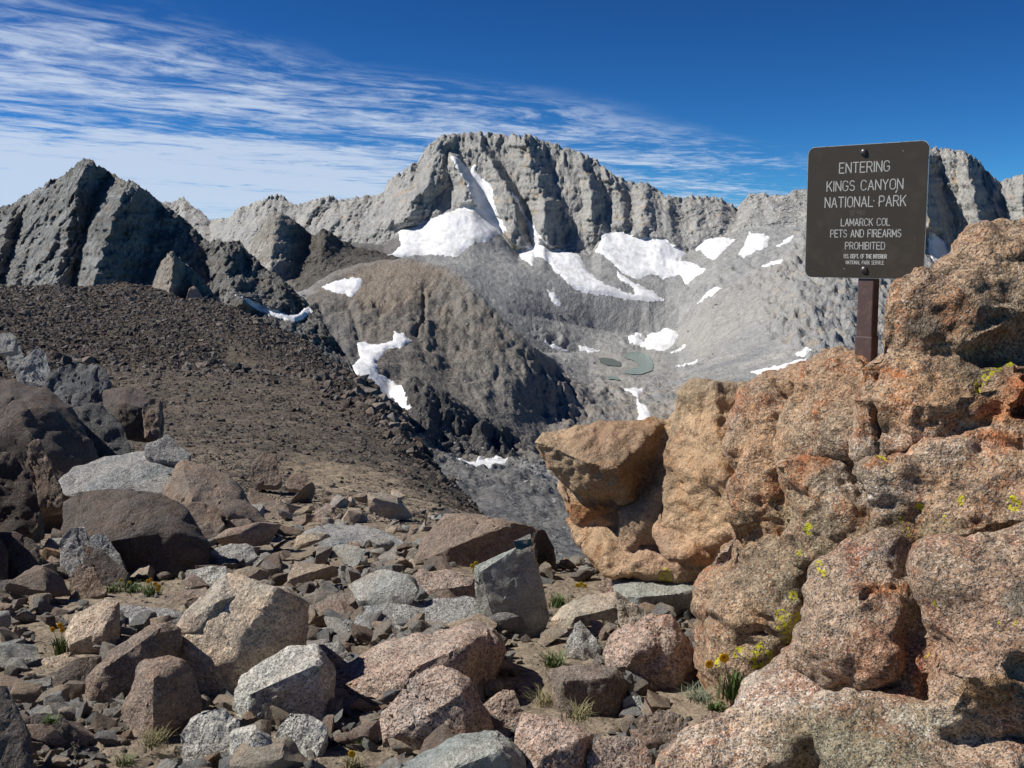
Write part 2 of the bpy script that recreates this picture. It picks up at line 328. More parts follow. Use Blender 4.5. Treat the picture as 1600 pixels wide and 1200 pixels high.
# snow outlines (traced, sit on the ground where they show)
SNOW = [
 ('large white snowfield hanging below the notch on the left half of the main peak', [(598,404),(628,382),(622,360),(650,352),(675,342),(705,330),(720,325),(728,316),(742,318),(736,300),(728,280),(712,258),(704,243),(715,248),(728,260),(736,268),(741,255),(745,270),(752,278),(768,292),(772,320),(785,345),(790,358),(780,364),(760,376),(740,378),(712,402),(690,398),(665,396),(640,398),(620,404)]),
 ('long narrow snow gully running down from the main peak to the scree bowl', [(800,302),(808,310),(820,335),(828,345),(842,368),(862,388),(880,392),(905,402),(920,425),(945,445),(975,456),(1010,462),(1037,470),(1015,471),(960,462),(925,457),(900,450),(888,442),(870,425),(850,402),(836,398),(832,415),(815,402),(806,388),(820,385),(830,387),(832,372),(822,345),(812,325)]),
 ('wide white snowfield in the middle of the cirque below the main ridge', [(942,366),(968,362),(1000,372),(1040,374),(1055,385),(1072,396),(1060,408),(1105,420),(1085,432),(1072,442),(1060,430),(1040,434),(1020,425),(995,436),(970,425),(958,412),(945,400),(930,392),(938,380)]),
 ('snow tongue reaching down from the wide snowfield to the moraine rim', [(958,420),(985,440),(1000,446),(1020,455),(1037,470),(1015,468),(995,462),(990,448),(970,438)]),
 ('snowfield with a grey rock knob at its lower left edge below the ridge', [(1082,392),(1100,376),(1120,372),(1150,372),(1132,392),(1115,406),(1102,400),(1095,390)]),
 ('square snow patch high in the bowl, second from the right', [(1170,362),(1190,366),(1202,372),(1198,385),(1180,392),(1162,402),(1155,396),(1165,380)]),
 ('small slanting snow strip highest at the right end of the bowl', [(1213,384),(1232,368),(1243,362),(1240,372),(1225,382)]),
 ('thin snow streak on the right side of the bowl above the scree', [(1192,412),(1222,406),(1224,410),(1198,416)]),
 ('short snow patch on the pale ramp right of the moraine', [(1090,478),(1105,455),(1118,448),(1127,452),(1115,462),(1100,470)]),
 ('oval snow patch just above the turquoise lake', [(1000,540),(1018,520),(1042,514),(1060,523),(1050,538),(1035,548),(1015,545)]),
 ('small ragged snow patch left of the oval snow above the lake', [(982,525),(996,520),(1004,532),(995,540),(985,534)]),
 ('thin snow strip right of the turquoise lake', [(1056,572),(1072,568),(1090,562),(1085,570),(1068,574)]),
 ('slender snow streak slanting above the strip by the lake', [(1045,550),(1060,542),(1071,537),(1066,545),(1050,551)]),
 ('ragged snow patch at the foot of the scree behind the orange rocks', [(1172,582),(1200,574),(1230,568),(1258,566),(1262,572),(1235,580),(1210,590),(1190,590)]),
 ('small snow patch on the scree left of the sign post', [(1243,550),(1258,546),(1270,547),(1262,555),(1248,558)]),
 ('narrow snow sliver on the slope left of the moraine', [(855,450),(866,458),(877,477),(870,478),(860,466)]),
 ('thin snow line in the gully above the dark round lake', [(850,532),(870,540),(888,548),(882,549),(862,542),(849,535)]),
 ('thin snow line just left of the turquoise lake', [(904,541),(920,545),(938,547),(922,550),(908,546)]),
 ('white snow patch in a notch below the lakes', [(976,604),(998,605),(1005,606),(998,622),(1008,638),(1017,650),(1017,657),(1000,657),(995,640),(994,620)]),
 ('white snow patch on the saddle left of the brown knoll', [(503,450),(520,440),(552,433),(567,436),(560,452),(550,466),(540,460),(520,456)]),
 ('snow gully winding between the brown knoll and the dark slope', [(546,575),(562,562),(560,548),(558,532),(575,537),(600,538),(614,533),(616,519),(630,522),(643,530),(628,542),(605,548),(600,556),(588,566),(590,585),(610,596),(632,612),(637,626),(644,634),(628,632),(605,622),(580,602),(560,590)]),
 ('flat snow patch on the valley floor below the dark crags', [(712,719),(740,720),(775,716),(795,718),(788,726),(765,730),(735,728)]),
 ('snow tongue in the shaded gully right of the sign', [(1452,360),(1470,372),(1485,400),(1500,430),(1480,428),(1460,410),(1452,395)]),
]
inb = (px > 250) & (px < 1640)
vis = visible(X, Y, Z)
snow_s = np.full(X.shape, -50.0); snow_i = np.full(X.shape, -1)
jit = 4.2*fbm(px/8, py/5, 3.3, 4, .62) + 2.0*fbm(px/30, py/30, 7.3, 2)
for i, (lb, poly) in enumerate(SNOW):
    s = sdf(px, py, poly)
    s = np.where(vis, s, -50)
    if i in (0, 1): s = np.where(B < K['mor'], -50, s)
    b = s > snow_s; snow_s[b] = s[b]; snow_i[b] = i
snow_s += jit*np.clip(1.0-snow_s/30, 0.2, 1)
keep = 1-sstep(snow_s, -3, 5)          # noise fades out under snow
# relief
RIBS = [([(690,216),(668,290),(645,315),(632,352)],60,32,55), ([(703,236),(720,268),(735,298),(742,320)],26,10,55),
        ([(640,275),(610,320),(585,368)],30,22,25),([(560,315),(545,345),(520,375)],26,20,22),([(500,318),(480,350),(455,385)],24,18,22),
        ([(745,222),(765,250),(789,290),(803,310),(808,346),(820,388)],40,13,62), ([(815,216),(828,238),(837,277),(847,307),(853,363),(860,388)],28,26,75),
        ([(905,245),(920,284),(924,312),(928,350),(935,372)],15,22,45), ([(945,268),(960,290),(972,320),(975,355)],20,16,32),([(1000,290),(1006,320),(1000,365)],14,24,24),
        ([(1040,306),(1045,340),(1055,388)],26,12,17),([(1085,312),(1088,350),(1080,385)],12,20,9),([(1125,316),(1128,345),(1120,368)],30,12,19),
        ([(1180,308),(1178,330),(1172,350)],12,12,8),([(1222,308),(1222,330),(1215,350)],34,12,15),
        ([(1440,235),(1448,300),(1452,360)],60,26,95),([(1512,240),(1522,300),(1535,350),(1548,400)],45,18,70),([(1598,280),(1600,330),(1605,380)],30,20,50)]
rb = ribs(px, py, RIBS)*(B > K['foot']-0.3)
above = sstep(B, K['foot']-0.15, K['foot']+0.05)
rb *= above
big = fbm(X/130, Y/130, Z/130, 4)
rg = fbm(X/26+0.5*big, Y/90, Z/170, 5, 0.6, ridged=True)       # vertical ribs
rg2 = fbm(X/10, Y/30, Z/50, 4, 0.6, ridged=True)
cl = above*keep
fa = crease_on(cl, X/34+.4*big, Y/70, Z/110); fb = crease_on(np.maximum(cl, rock*front*keep), X/11, Y/18, Z/32, 4)
dY = -rb*(1+.25*fa) - cl*(8*(rg-0.3) + 15*fa + 5.5*fb + 6*(rg2-.3) + 5*(fbm(X/6+.6*big, Y/40, Z/60, 3, .6, ridged=True)-.3))
nearC = np.clip(1-np.abs(B-K['crest'])/0.25, 0, 1)
teeth = fbm(X/10, Y/50, 0.7, 4, 0.65, ridged=True)
dZ = nearC*above*(12*(teeth-0.35)+3*fb)
rr = rock*(1-above)*keep
dZ += rr*(Y/1000)*(7*fb + 3*fbm(X/50, Y/50, 1.5, 6, 0.62, ridged=True) + 3.0*fbm(X/9, Y/9, 4.5, 4, 0.6)) - rr*3
nearV = 1-sstep(B, K['cragf'], K['klow'])
fv = crease_on(nearV, X/9, Y/9, Z/9, 3)
dZ += nearV*(1-above)*keep*(Y/500)*(2.6*fv + 1.6*fbm(X/16, Y/16, 5.5, 5, .6, ridged=True) + .5*fbm(X/3, Y/3, 1, 3))
dZ += (1-above)*keep*(1-0.5*rock)*(Y/1000)*(2.0*fbm(X/7, Y/7, 2.5, 5, 0.7)+ 1.6*fbm(X/24, Y/24, 9.5, 3, 0.6))
dZ += (1-above)*(Y/1000)*(5*fbm(X/120, Y/120, 6.5, 3))*(1-sstep(np.abs(B-K['lakeb']+0.5), .8, .3))
# knoll gully and right edge
def groove(line, w, amp):
    L = np.array(line, float); d = np.full(px.shape, 1e9)
    for (ax, ay), (bx, by) in zip(L[:-1], L[1:]):
        ex, ey = bx-ax, by-ay; t = np.clip(((px-ax)*ex+(py-ay)*ey)/(ex*ex+ey*ey), 0, 1)
        d = np.minimum(d, np.hypot(px-ax-t*ex, py-ay-t*ey))
    return -amp*np.exp(-(d/w)**2)
gm = front
dZ += gm*groove([(662,450),(664,475),(660,500),(650,520)], 3.2, 5) + gm*groove([(545,475),(555,500),(562,530)], 5, 3)
X2 = X*(1+dY/Y); Y2 = Y + dY; Z2 = Z*(1+dY/Y) + dZ
# keep the image position of pushed-out buttresses by following their own height
px2, py2 = proj(X2, Y2, Z2)
# lake basins
def flat(poly, z0, w=10):
    global Z2
    s = sdf(px, py, poly); t = sstep(s, -w, 1)*(B > K['kmid'])*(B < K['mor'])
    Z2 = Z2*(1-t) + (z0-1.2)*t
LAKES = [('turquoise', [(980,552),(1000,550),(1015,558),(1020,568),(1018,578),(1000,584),(975,582),(985,576),(1000,572),(992,564),(978,560)]),
         ('dark', [(936,559),(955,560),(969,566),(970,571),(950,571),(938,566)]), ('small', [(948,587),(965,589),(968,593),(952,592)])]
lz = {}
for nm, poly in LAKES:
    s = sdf(px, py, poly); m = (s > 0) & (B > K['kmid']) & (B < K['mor']) & vis
    zl = float(np.percentile(Z2[m], 40)) if m.any() else -158.0; lz[nm] = zl; flat(poly, zl)
# colours
g0 = fbm(X/60, Y/60, Z/60, 4); g1 = fbm(X/22+9, Y/22, Z/50, 4)
c = np.ones(X.shape+(3,))*np.array([0.235, 0.23, 0.222])
def lay(w, col):
    global c
    c = c*(1-w[..., None]) + np.array(col)*w[..., None]
lay(sstep(g0, -0.1, 0.5), (0.29, 0.275, 0.25)); lay(sstep(g0, 0.1, -0.5)*0.8, (0.17, 0.17, 0.175))
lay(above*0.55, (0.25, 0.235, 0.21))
orange = above*sstep(g1, 0.12, 0.5)*sstep(rb, 2, 30)
lay(orange*0.7, (0.33, 0.235, 0.145))
lay(above*sstep(g1, 0.2, 0.55)*0.4, (0.30, 0.235, 0.165))
lay(above*sstep(g1, -0.15, -0.5)*0.6, (0.12, 0.12, 0.125))
scr = (1-rock)*(B > K['knoll'])*(1-above); lay(scr*0.75, (0.225, 0.22, 0.21))
kn = soft([(470,470),(520,420),(560,408),(640,402),(700,418),(760,470),(850,550),(900,600),(850,720),(600,720),(560,600),(560,520)], 14)*(B < K['knoll']+.25)
lay(kn*0.85, (0.16, 0.14, 0.118)); lay(kn*sstep(g1, 0, .4)*0.5, (0.19, 0.15, 0.115)); lay(kn*sstep(g1, 0, -.4)*.6, (.085,.078,.07))
lay(soft([(720,560),(850,560),(960,620),(960,740),(800,700),(720,640)],24)*(B<K['knoll']+.1)*.55, (.20,.185,.165))
kt = soft([(540,430),(600,408),(660,408),(700,425),(660,470),(600,490),(560,480)], 10)*(B < K['knoll']+.25); lay(kt*0.5, (0.215, 0.165, 0.12))
lay(m_shade*0.7, (0.12, 0.11, 0.10)); lay(m_crag*0.8, (0.085, 0.082, 0.082))
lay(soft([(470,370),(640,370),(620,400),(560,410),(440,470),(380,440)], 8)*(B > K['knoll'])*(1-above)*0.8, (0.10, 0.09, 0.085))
lay(m_right*0.6, (0.27, 0.262, 0.25)); lay(m_right*sstep(g1, 0.05, 0.4)*0.6, (0.33, 0.27, 0.20))
lay(m_slab*0.6*sstep(g0, -.3, .3), (0.29, 0.25, 0.215)); lay(m_slab*.5*sstep(g1, .1, .4), (0.31, 0.235, 0.17))
ramp = soft([(1250,390),(1180,420),(1100,470),(1050,530),(1100,560),(1180,500),(1240,450)], 12)*front; lay(ramp*0.45, (0.27, 0.245, 0.22))
lay(soft([(930,548),(1030,548),(1060,590),(930,600)], 12)*(B < K['mor'])*0.25, (0.28, 0.24, 0.195))
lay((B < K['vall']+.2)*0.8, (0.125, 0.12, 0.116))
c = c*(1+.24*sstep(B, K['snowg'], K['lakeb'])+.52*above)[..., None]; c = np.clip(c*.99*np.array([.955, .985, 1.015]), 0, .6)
V = np.stack([X2, Y2, Z2], -1)
FA = gridfaces(*X.shape); Bf = B.ravel()[FA].mean(1)
def sub(name, sel, mat, lb):
    f = FA[sel]; u, inv = np.unique(f, return_inverse=True)
    o = mesh_from(name, V.reshape(-1, 3)[u], inv.reshape(-1, 4), mat, cols={'Col': c.reshape(-1, 3)[u], 'rock': rock.ravel()[u]})
    return tag(o, lb, kind='structure')
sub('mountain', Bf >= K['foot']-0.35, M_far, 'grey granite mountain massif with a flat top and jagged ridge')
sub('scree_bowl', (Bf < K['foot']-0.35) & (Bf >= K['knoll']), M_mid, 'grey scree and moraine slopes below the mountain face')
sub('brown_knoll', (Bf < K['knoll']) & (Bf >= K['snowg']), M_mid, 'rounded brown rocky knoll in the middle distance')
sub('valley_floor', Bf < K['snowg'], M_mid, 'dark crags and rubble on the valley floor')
GA = dict(X=X2, Y=Y2, Z=Z2, B=B, vis=vis, snow=snow_s, rock=rock, px=px, py=py, above=above)
# snow sheets: smoothed copy of the ground lifted clear of it
Zs = Z2.copy(); Ys = Y2.copy()
for _ in range(6):
    for A_ in (Zs, Ys):
        A_[1:-1] = (A_[:-2]+2*A_[1:-1]+A_[2:])/4; A_[:, 1:-1] = (A_[:, :-2]+2*A_[:, 1:-1]+A_[:, 2:])/4
wS = sstep(snow_s, 0, 8)
thick = 0.15 + 2.0*sstep(snow_s, -1, 6) + sstep(snow_s, 1, 9)*(2.2*fbm(X/24, Y/40, 8.1, 4)+1.0*fbm(X/7, Y/18, 3.1, 3))
Zn = Z2*(1-wS)+np.maximum(Zs, Z2-1)*wS + thick*(Y/1500) ; Yn = Y2*(1-wS)+Ys*wS - 0.8
Zn = np.where(snow_s < -0.5, Z2-0.8, Zn)
VS = np.stack([X2, Yn, Zn], -1).reshape(-1, 3)
sf = (snow_s.ravel()[FA] > -0.5); sel = sf.sum(1) >= 2
fi = np.array([0]); sid = snow_i.ravel()[FA]
idf = sid[np.arange(len(FA)), np.argmax(snow_s.ravel()[FA], 1)]
for i, (lb, poly) in enumerate(SNOW):
    f = FA[sel & (idf == i)]
    if len(f) < 4: print('SNOW EMPTY', i, lb); continue
    u, inv = np.unique(f, return_inverse=True)
    tag(mesh_from('snow_patch', VS[u], inv.reshape(-1, 4), M_snow), lb, 'snow patch', 'snow patches below the mountain')
M_lake = water_mat('glacial_water', (0.14, 0.20, 0.18)); M_lakeD = water_mat('dark_water', (0.06, 0.085, 0.075))
for nm, poly in LAKES:
    xs = []; fine_p = []
    for (xa, ya), (xb, yb) in zip(poly, poly[1:]+poly[:1]):
        for t_ in np.arange(6)/6: fine_p.append((xa+(xb-xa)*t_+random.uniform(-.9, .9), ya+(yb-ya)*t_+random.uniform(-.6, .6)))
    for x, y in fine_p:
        a, s = ray(x, y); Yw = lz[nm]/s; xs.append((a*Yw, Yw, lz[nm]))
    cx = np.mean(xs, 0); xs = [tuple(cx+(np.array(p)-cx)*1.06) for p in xs]; 
    for p in range(len(xs)): xs[p] = (xs[p][0], xs[p][1], lz[nm])
    bm = bmesh.new(); vs = [bm.verts.new(p) for p in xs]; bm.faces.new(vs); bmesh.ops.triangulate(bm, faces=bm.faces[:])
    me = bpy.data.meshes.new('lake'); bm.to_mesh(me); bm.free(); me.materials.append(M_lakeD if nm == 'dark' else M_lake)
    o = bpy.data.objects.new('lake', me); COL.objects.link(o)
    tag(o, {'turquoise': 'turquoise glacial lake on the floor of the bowl', 'dark': 'small dark round lake left of the turquoise one', 'small': 'tiny turquoise pond below the dark lake'}[nm], kind='structure')
# ------------------------------------------------------------------ separate peaks in front
def peak(name, lb, crv, px0, px1, step, RB, amp, scl, base, mat, lo, hi, tint=None, teeth=0.5, q=1.6, snow=None):
    ag = fine_cols(px0, px1, step, lo, hi); X, Y, Z, B = build_fan(crv, ag, q=q); px, py = proj(X, Y, Z)
    nC = len(crv)-2
    dY = -ribs(px, py, RB)*(B > 0.3)
    w = 1-sstep(B, nC+0.3, nC+1)
    rg = fbm(X/scl, Y/(2*scl), Z/(3.2*scl), 5, 0.55, ridged=True); r2 = fbm(X/(scl*.3), Y/(scl*.5), Z/(scl*.7), 4, 0.58, ridged=True)
    ff = crease(X/(scl*1.3), Y/(scl*2), Z/(scl*3)); f3 = crease(X/(scl*.5), Y/(scl*.7), Z/(scl*1.1), 3); sk = None
    if snow is not None:
        sk = sdf(px, py, snow[1]) + 3*fbm(px/9, py/6, 3.3, 4); sk = np.where(visible(X, Y, Z) & (B < nC), sk, -50)
        w = w*(1-sstep(sk, -3, 4))
    dd = dY*1.0 - w*amp*(.45*(rg-.3)+.2*(r2-.3)+.6*ff+.35*f3)
    Y2 = Y+dd; X2 = X*(1+dd/Y)
    Z2 = Z*(1+dd/Y) + np.clip(1-np.abs(B-nC)/.3, 0, 1)*teeth*amp*(fbm(X/(scl*.35), Y/(scl), .7, 4, .6, ridged=True)-.35) + w*amp*.12*fbm(X/(scl*.15), Y/(scl*.15), Z/(scl*.15), 3)
    g = fbm(X/(scl*1.2), Y/(scl*1.2), Z/(scl*3), 4); g1 = fbm(X/(scl*.5)+7, Y/(scl*.5), Z/scl, 4)
    c = np.ones(X.shape+(3,))*np.array(base)
    for wt_, col in ((sstep(g, 0, .5)*.7, np.array(base)*1.45), (sstep(g, 0, -.5)*.7, np.array(base)*.6), (sstep(g1, .1, .45)*.5, (0.27, 0.20, 0.14))):
        c = c*(1-wt_[..., None])+np.array(col)*wt_[..., None]
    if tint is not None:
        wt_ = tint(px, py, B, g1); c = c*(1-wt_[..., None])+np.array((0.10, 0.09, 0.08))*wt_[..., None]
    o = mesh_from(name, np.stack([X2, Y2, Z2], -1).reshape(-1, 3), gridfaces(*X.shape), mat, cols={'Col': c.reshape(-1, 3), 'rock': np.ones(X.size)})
    tag(o, lb, kind='structure')
    if sk is not None:
        FS = gridfaces(*X.shape); s_ = (sk.ravel()[FS] > -.5).sum(1) >= 2; f = FS[s_]; u, inv = np.unique(f, return_inverse=True)
        VV = np.stack([X2, Y2-.6, Z2+1.0*sstep(sk, -1, 5)-.3], -1).reshape(-1, 3)
        if len(f): tag(mesh_from('snow_patch', VV[u], inv.reshape(-1, 4), M_snow), snow[0], 'snow patch', 'snow patches below the mountain')
    return o
pcrest = [(-600,420,720),(-300,380,720),(-100,345,720),(0,324,715),(18,322,715),(30,312,715),(48,303,712),(62,295,710),(80,282,708),(97,278,705),(108,268,703),(118,258,700),(128,251,700),(136,249,700),(145,252,700),(150,258,700),(165,266,698),(180,274,696),(193,285,694),(205,283,692),(225,297,690),(243,311,690),(262,325,688),(272,332,686),(290,345,684),(304,358,682),(318,374,680),(330,379,678),(345,374,676),(352,381,674),(362,379,673),(374,377,672),(384,392,670),(398,402,668),(410,417,660),(440,436,650),(478,472,640),(505,505,620),(540,556,600),(570,612,590),(610,700,580),(900,900,560)]
peak('peak', 'dark pyramid shaped peak with a lit left face', [
    [(-600,700,480),(0,640,480),(300,640,480),(450,640,480),(600,760,470),(900,980,470)],
    [(-600,520,600),(0,470,600),(100,472,600),(200,480,600),(300,500,595),(380,520,580),(450,560,560),(520,605,545),(600,720,530),(900,930,520)],
    pcrest,
    [(x, y+(25 if x > 250 else 40), 760) for x, y, Yc in pcrest]], -60, 640, 1.6,
    [([(136,252),(120,290),(110,330),(104,375),(92,420),(85,460)],75,40,36), ([(200,288),(186,320),(178,345),(160,390),(150,430),(142,465)],50,60,44),
     ([(75,290),(62,340),(40,400),(20,455)],40,22,14), ([(20,325),(5,380),(-20,440)],40,20,26), 
     ([(345,378),(355,430),(380,480)],30,30,18)],
    11, 11, (0.25, 0.255, 0.25), M_far, -0.75, 0.1,
    lambda px, py, B, g: sstep(px, 180, 330)*0.42 + 0*px, 0.28,  # shade of the right face painted in as a darker colour
    snow=('thin shaded snow ribbon under the dark pyramid peak', [(368,460),(395,470),(420,480),(450,492),(465,490),(478,481),(487,486),(475,498),(460,503),(430,495),(400,484)]))
kcrest = [(300,520,1400),(340,460,1400),(378,402,1400),(386,392,1400),(396,375,1400),(406,354,1400),(418,336,1400),(427,331,1400),(436,331,1400),(444,336,1400),(462,346,1400),(480,362,1400),(495,369,1400),(501,360,1400),(507,357,1400),(515,362,1400),(530,375,1410),(560,387,1430),(600,396,1450),(625,404,1460),(650,425,1480),(700,470,1500)]
peak('rocky_knob', 'small pointed rocky knob left of the main mountain', [
    [(300,560,1150),(400,470,1200),(500,455,1210),(560,440,1250),(700,520,1300)],
    [(300,540,1290),(378,452,1290),(440,440,1290),(500,425,1300),(560,412,1320),(620,415,1350),(700,500,1400)],
    kcrest, [(x, y+30, 1520) for x, y, _ in kcrest]], 320, 690, 2.0,
    [([(432,334),(430,370),(424,410),(415,440)],45,50,45), ([(505,360),(500,380),(495,405)],18,20,15)], 14, 30, (0.33, 0.31, 0.28), M_far, -0.3, -0.06,
    lambda px, py, B, g: sstep(px, 440, 470)*0.8, 0.3)  # shaded right side painted darker, together with the dark rubble
tcr = [(190,470,158),(225,468,158),(236,448,158),(243,432,158),(252,412,158),(262,398,158),(268,394,158),(276,402,158),(290,414,159),(304,426,159),(318,440,160),(330,455,160),(348,476,160),(380,505,160)]
peak('rock_tor', 'pale pointed rock tor on the crest of the dark slope below the peak', [
    [(x, y+70, 147) for x, y, _ in tcr], [(x, max(y+8, 478)+4, 151) for x, y, _ in tcr], tcr, [(x, y+12, 164) for x, y, _ in tcr]], 190, 375, 1.5,
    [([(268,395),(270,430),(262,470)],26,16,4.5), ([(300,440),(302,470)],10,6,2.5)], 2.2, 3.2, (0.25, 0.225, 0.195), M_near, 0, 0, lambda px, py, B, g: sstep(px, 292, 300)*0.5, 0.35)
# ------------------------------------------------------------------ near slope and foreground ground
def zk(px, z, Y):
    X_ = (px-800)/F*Y; return (px, float(proj(np.array(X_), np.array(Y), np.array(z))[1]), Y)
xs_ = (-1400, 0, 800, 1600, 3000)
G = [[zk(x, -1.62, .3) for x in xs_], [zk(x, -1.62, 1.5) for x in xs_],
 [(x, 1205, 3.05) for x in xs_], [(x, 1080, 4.0) for x in xs_], [(x, 950, 5.5) for x in xs_],
 [(x, 880, 7.6) for x in xs_],
 [(-1400,835,10.5),(700,835,10.5),(800,850,9.5),(860,876,8.6),(3000,880,8.6)],
 [(-1400,795,15),(400,795,15),(600,790,17),(700,812,15),(775,835,14),(850,905,12.5),(3000,930,13)],
 [(-1400,740,24),(0,740,24),(400,740,25),(560,745,27),(650,765,26),(700,785,24),(745,806,22),(780,830,20),(850,930,20),(950,990,20),(3000,1050,20)],
 [(-1400,650,48),(0,640,48),(300,640,52),(450,640,55),(560,660,52),(620,690,46),(659,727,40),(697,761,34),(744,797,28),(780,835,26),(850,960,28),(950,1000,30),(3000,1050,30)],
 [(-1400,560,80),(0,545,80),(250,545,85),(400,550,88),(480,570,85),(540,600,78),(590,640,70),(619,668,62),(650,712,50),(697,766,44),(750,815,40),(800,900,45),(3000,1100,45)],
 [(-1400,440,130),(-200,440,135),(0,447,140),(50,449,142),(100,446,145),(150,452,150),(200,450,153),(235,456,155),(300,466,155),(330,472,155),(370,490,150),(400,503,140),(450,532,128),(500,560,115),(540,590,105),(580,625,92),(619,662,78),(650,705,64),(697,775,58),(800,950,60),(3000,1150,60)],
 [(-1400,520,190),(0,530,190),(300,560,190),(400,620,175),(500,690,150),(600,800,115),(700,900,85),(800,1020,80),(3000,1250,80)]]
agB = fine_cols(-30, 1260, 2.2, -1.6, 1.6)
gX, gY, gZ, gB = build_fan(G, agB, q=1.9, cap=120, smooth=3)
gpx, gpy = proj(gX, gY, gZ)
def gsoft(poly, f): return sstep(sdf(gpx, gpy, poly)+12*fbm(gX/6, gY/6, 2.2, 3), -f, f)
rough = np.clip(gsoft([(-100,440),(260,450),(330,470),(420,510),(560,600),(660,700),(740,790),(640,720),(540,640),(430,560),(300,520),(420,610),(200,560),(-100,620)], 16), 0, 1)
sand = gsoft([(470,720),(560,735),(700,790),(760,815),(640,800),(560,790),(480,770),(430,740)], 14)
far_ = sstep(gY, 14, 35)
dz = far_*(0.9*rough+0.25)*(1.0*fbm(gX/5, gY/5, 1.1, 5, .55, ridged=True)-.2) + far_*(0.14*fbm(gX/.9, gY/.9, 3, 3))
dz += (1-far_)*(0.10*fbm(gX/1.3, gY/1.3, 5, 4) + 0.02*fbm(gX/.12, gY/.12, 5, 3))*sstep(gY, 1, 3)
dz += sstep(gY, 30, 80)*2.2*fbm(gX/28, gY/28, 8.8, 3)*(1-sstep(gB, 11, 11.5))
gZ2 = gZ+dz*(1-.8*sand)
gn = fbm(gX/3, gY/3, 9, 5); gn2 = fbm(gX/14, gY/14, 4, 4)
gc = np.ones(gX.shape+(3,))*np.array([0.135, 0.112, 0.088])
def glay(w, col):
    global gc
    gc = gc*(1-w[..., None]) + np.array(col)*w[..., None]
glay(sstep(gn, 0, .5)*.6, (0.17, 0.14, 0.105)); glay(sstep(gn, 0, -.5)*.6, (0.09, 0.078, 0.068)); glay(far_*.35, (0.085, 0.072, 0.06)); glay(rough*.75, (0.05, 0.042, 0.038))
glay(sstep(gn2, .05, .4)*far_*.5, (0.10, 0.093, 0.075))
glay(sand*.9, (0.235, 0.185, 0.13)); glay((1-far_)*.8, (0.26, 0.21, 0.155))
glay((1-far_)*sstep(gn, 0, .4)*.6, (0.19, 0.15, 0.11))
gV = np.stack([gX, gY, gZ2], -1).reshape(-1, 3); gF = gridfaces(*gX.shape); gBf = gB.ravel()[gF].mean(1)
for nm, sel, mt, lb in (('ground', gBf < 6.5, M_fore, 'sandy gravel ground between the foreground rocks'), ('hillside', gBf >= 6.5, M_near, 'dark brown stony hillside descending from the left')):
    f = gF[sel]; u, inv = np.unique(f, return_inverse=True)
    tag(mesh_from(nm, gV[u], inv.reshape(-1, 4), mt, cols={'Col': gc.reshape(-1, 3)[u], 'rock': (0.4+0*gX).ravel()[u]}), lb, kind='structure')
gVis = visible(gX, gY, gZ2)
def hit(px, py):
    """distance at which the sight line through a point of the photograph meets the ground"""
    a, s = ray(px, py); j = int(np.argmin(np.abs(agB-a))); s_ = gZ2[:, j]/gY[:, j]
    k = np.argmax(s_ >= s); k = max(k, 1)
    t = (s-s_[k-1])/(s_[k]-s_[k-1]+1e-12); return float(gY[k-1, j]+(gY[k, j]-gY[k-1, j])*np.clip(t, 0, 1))
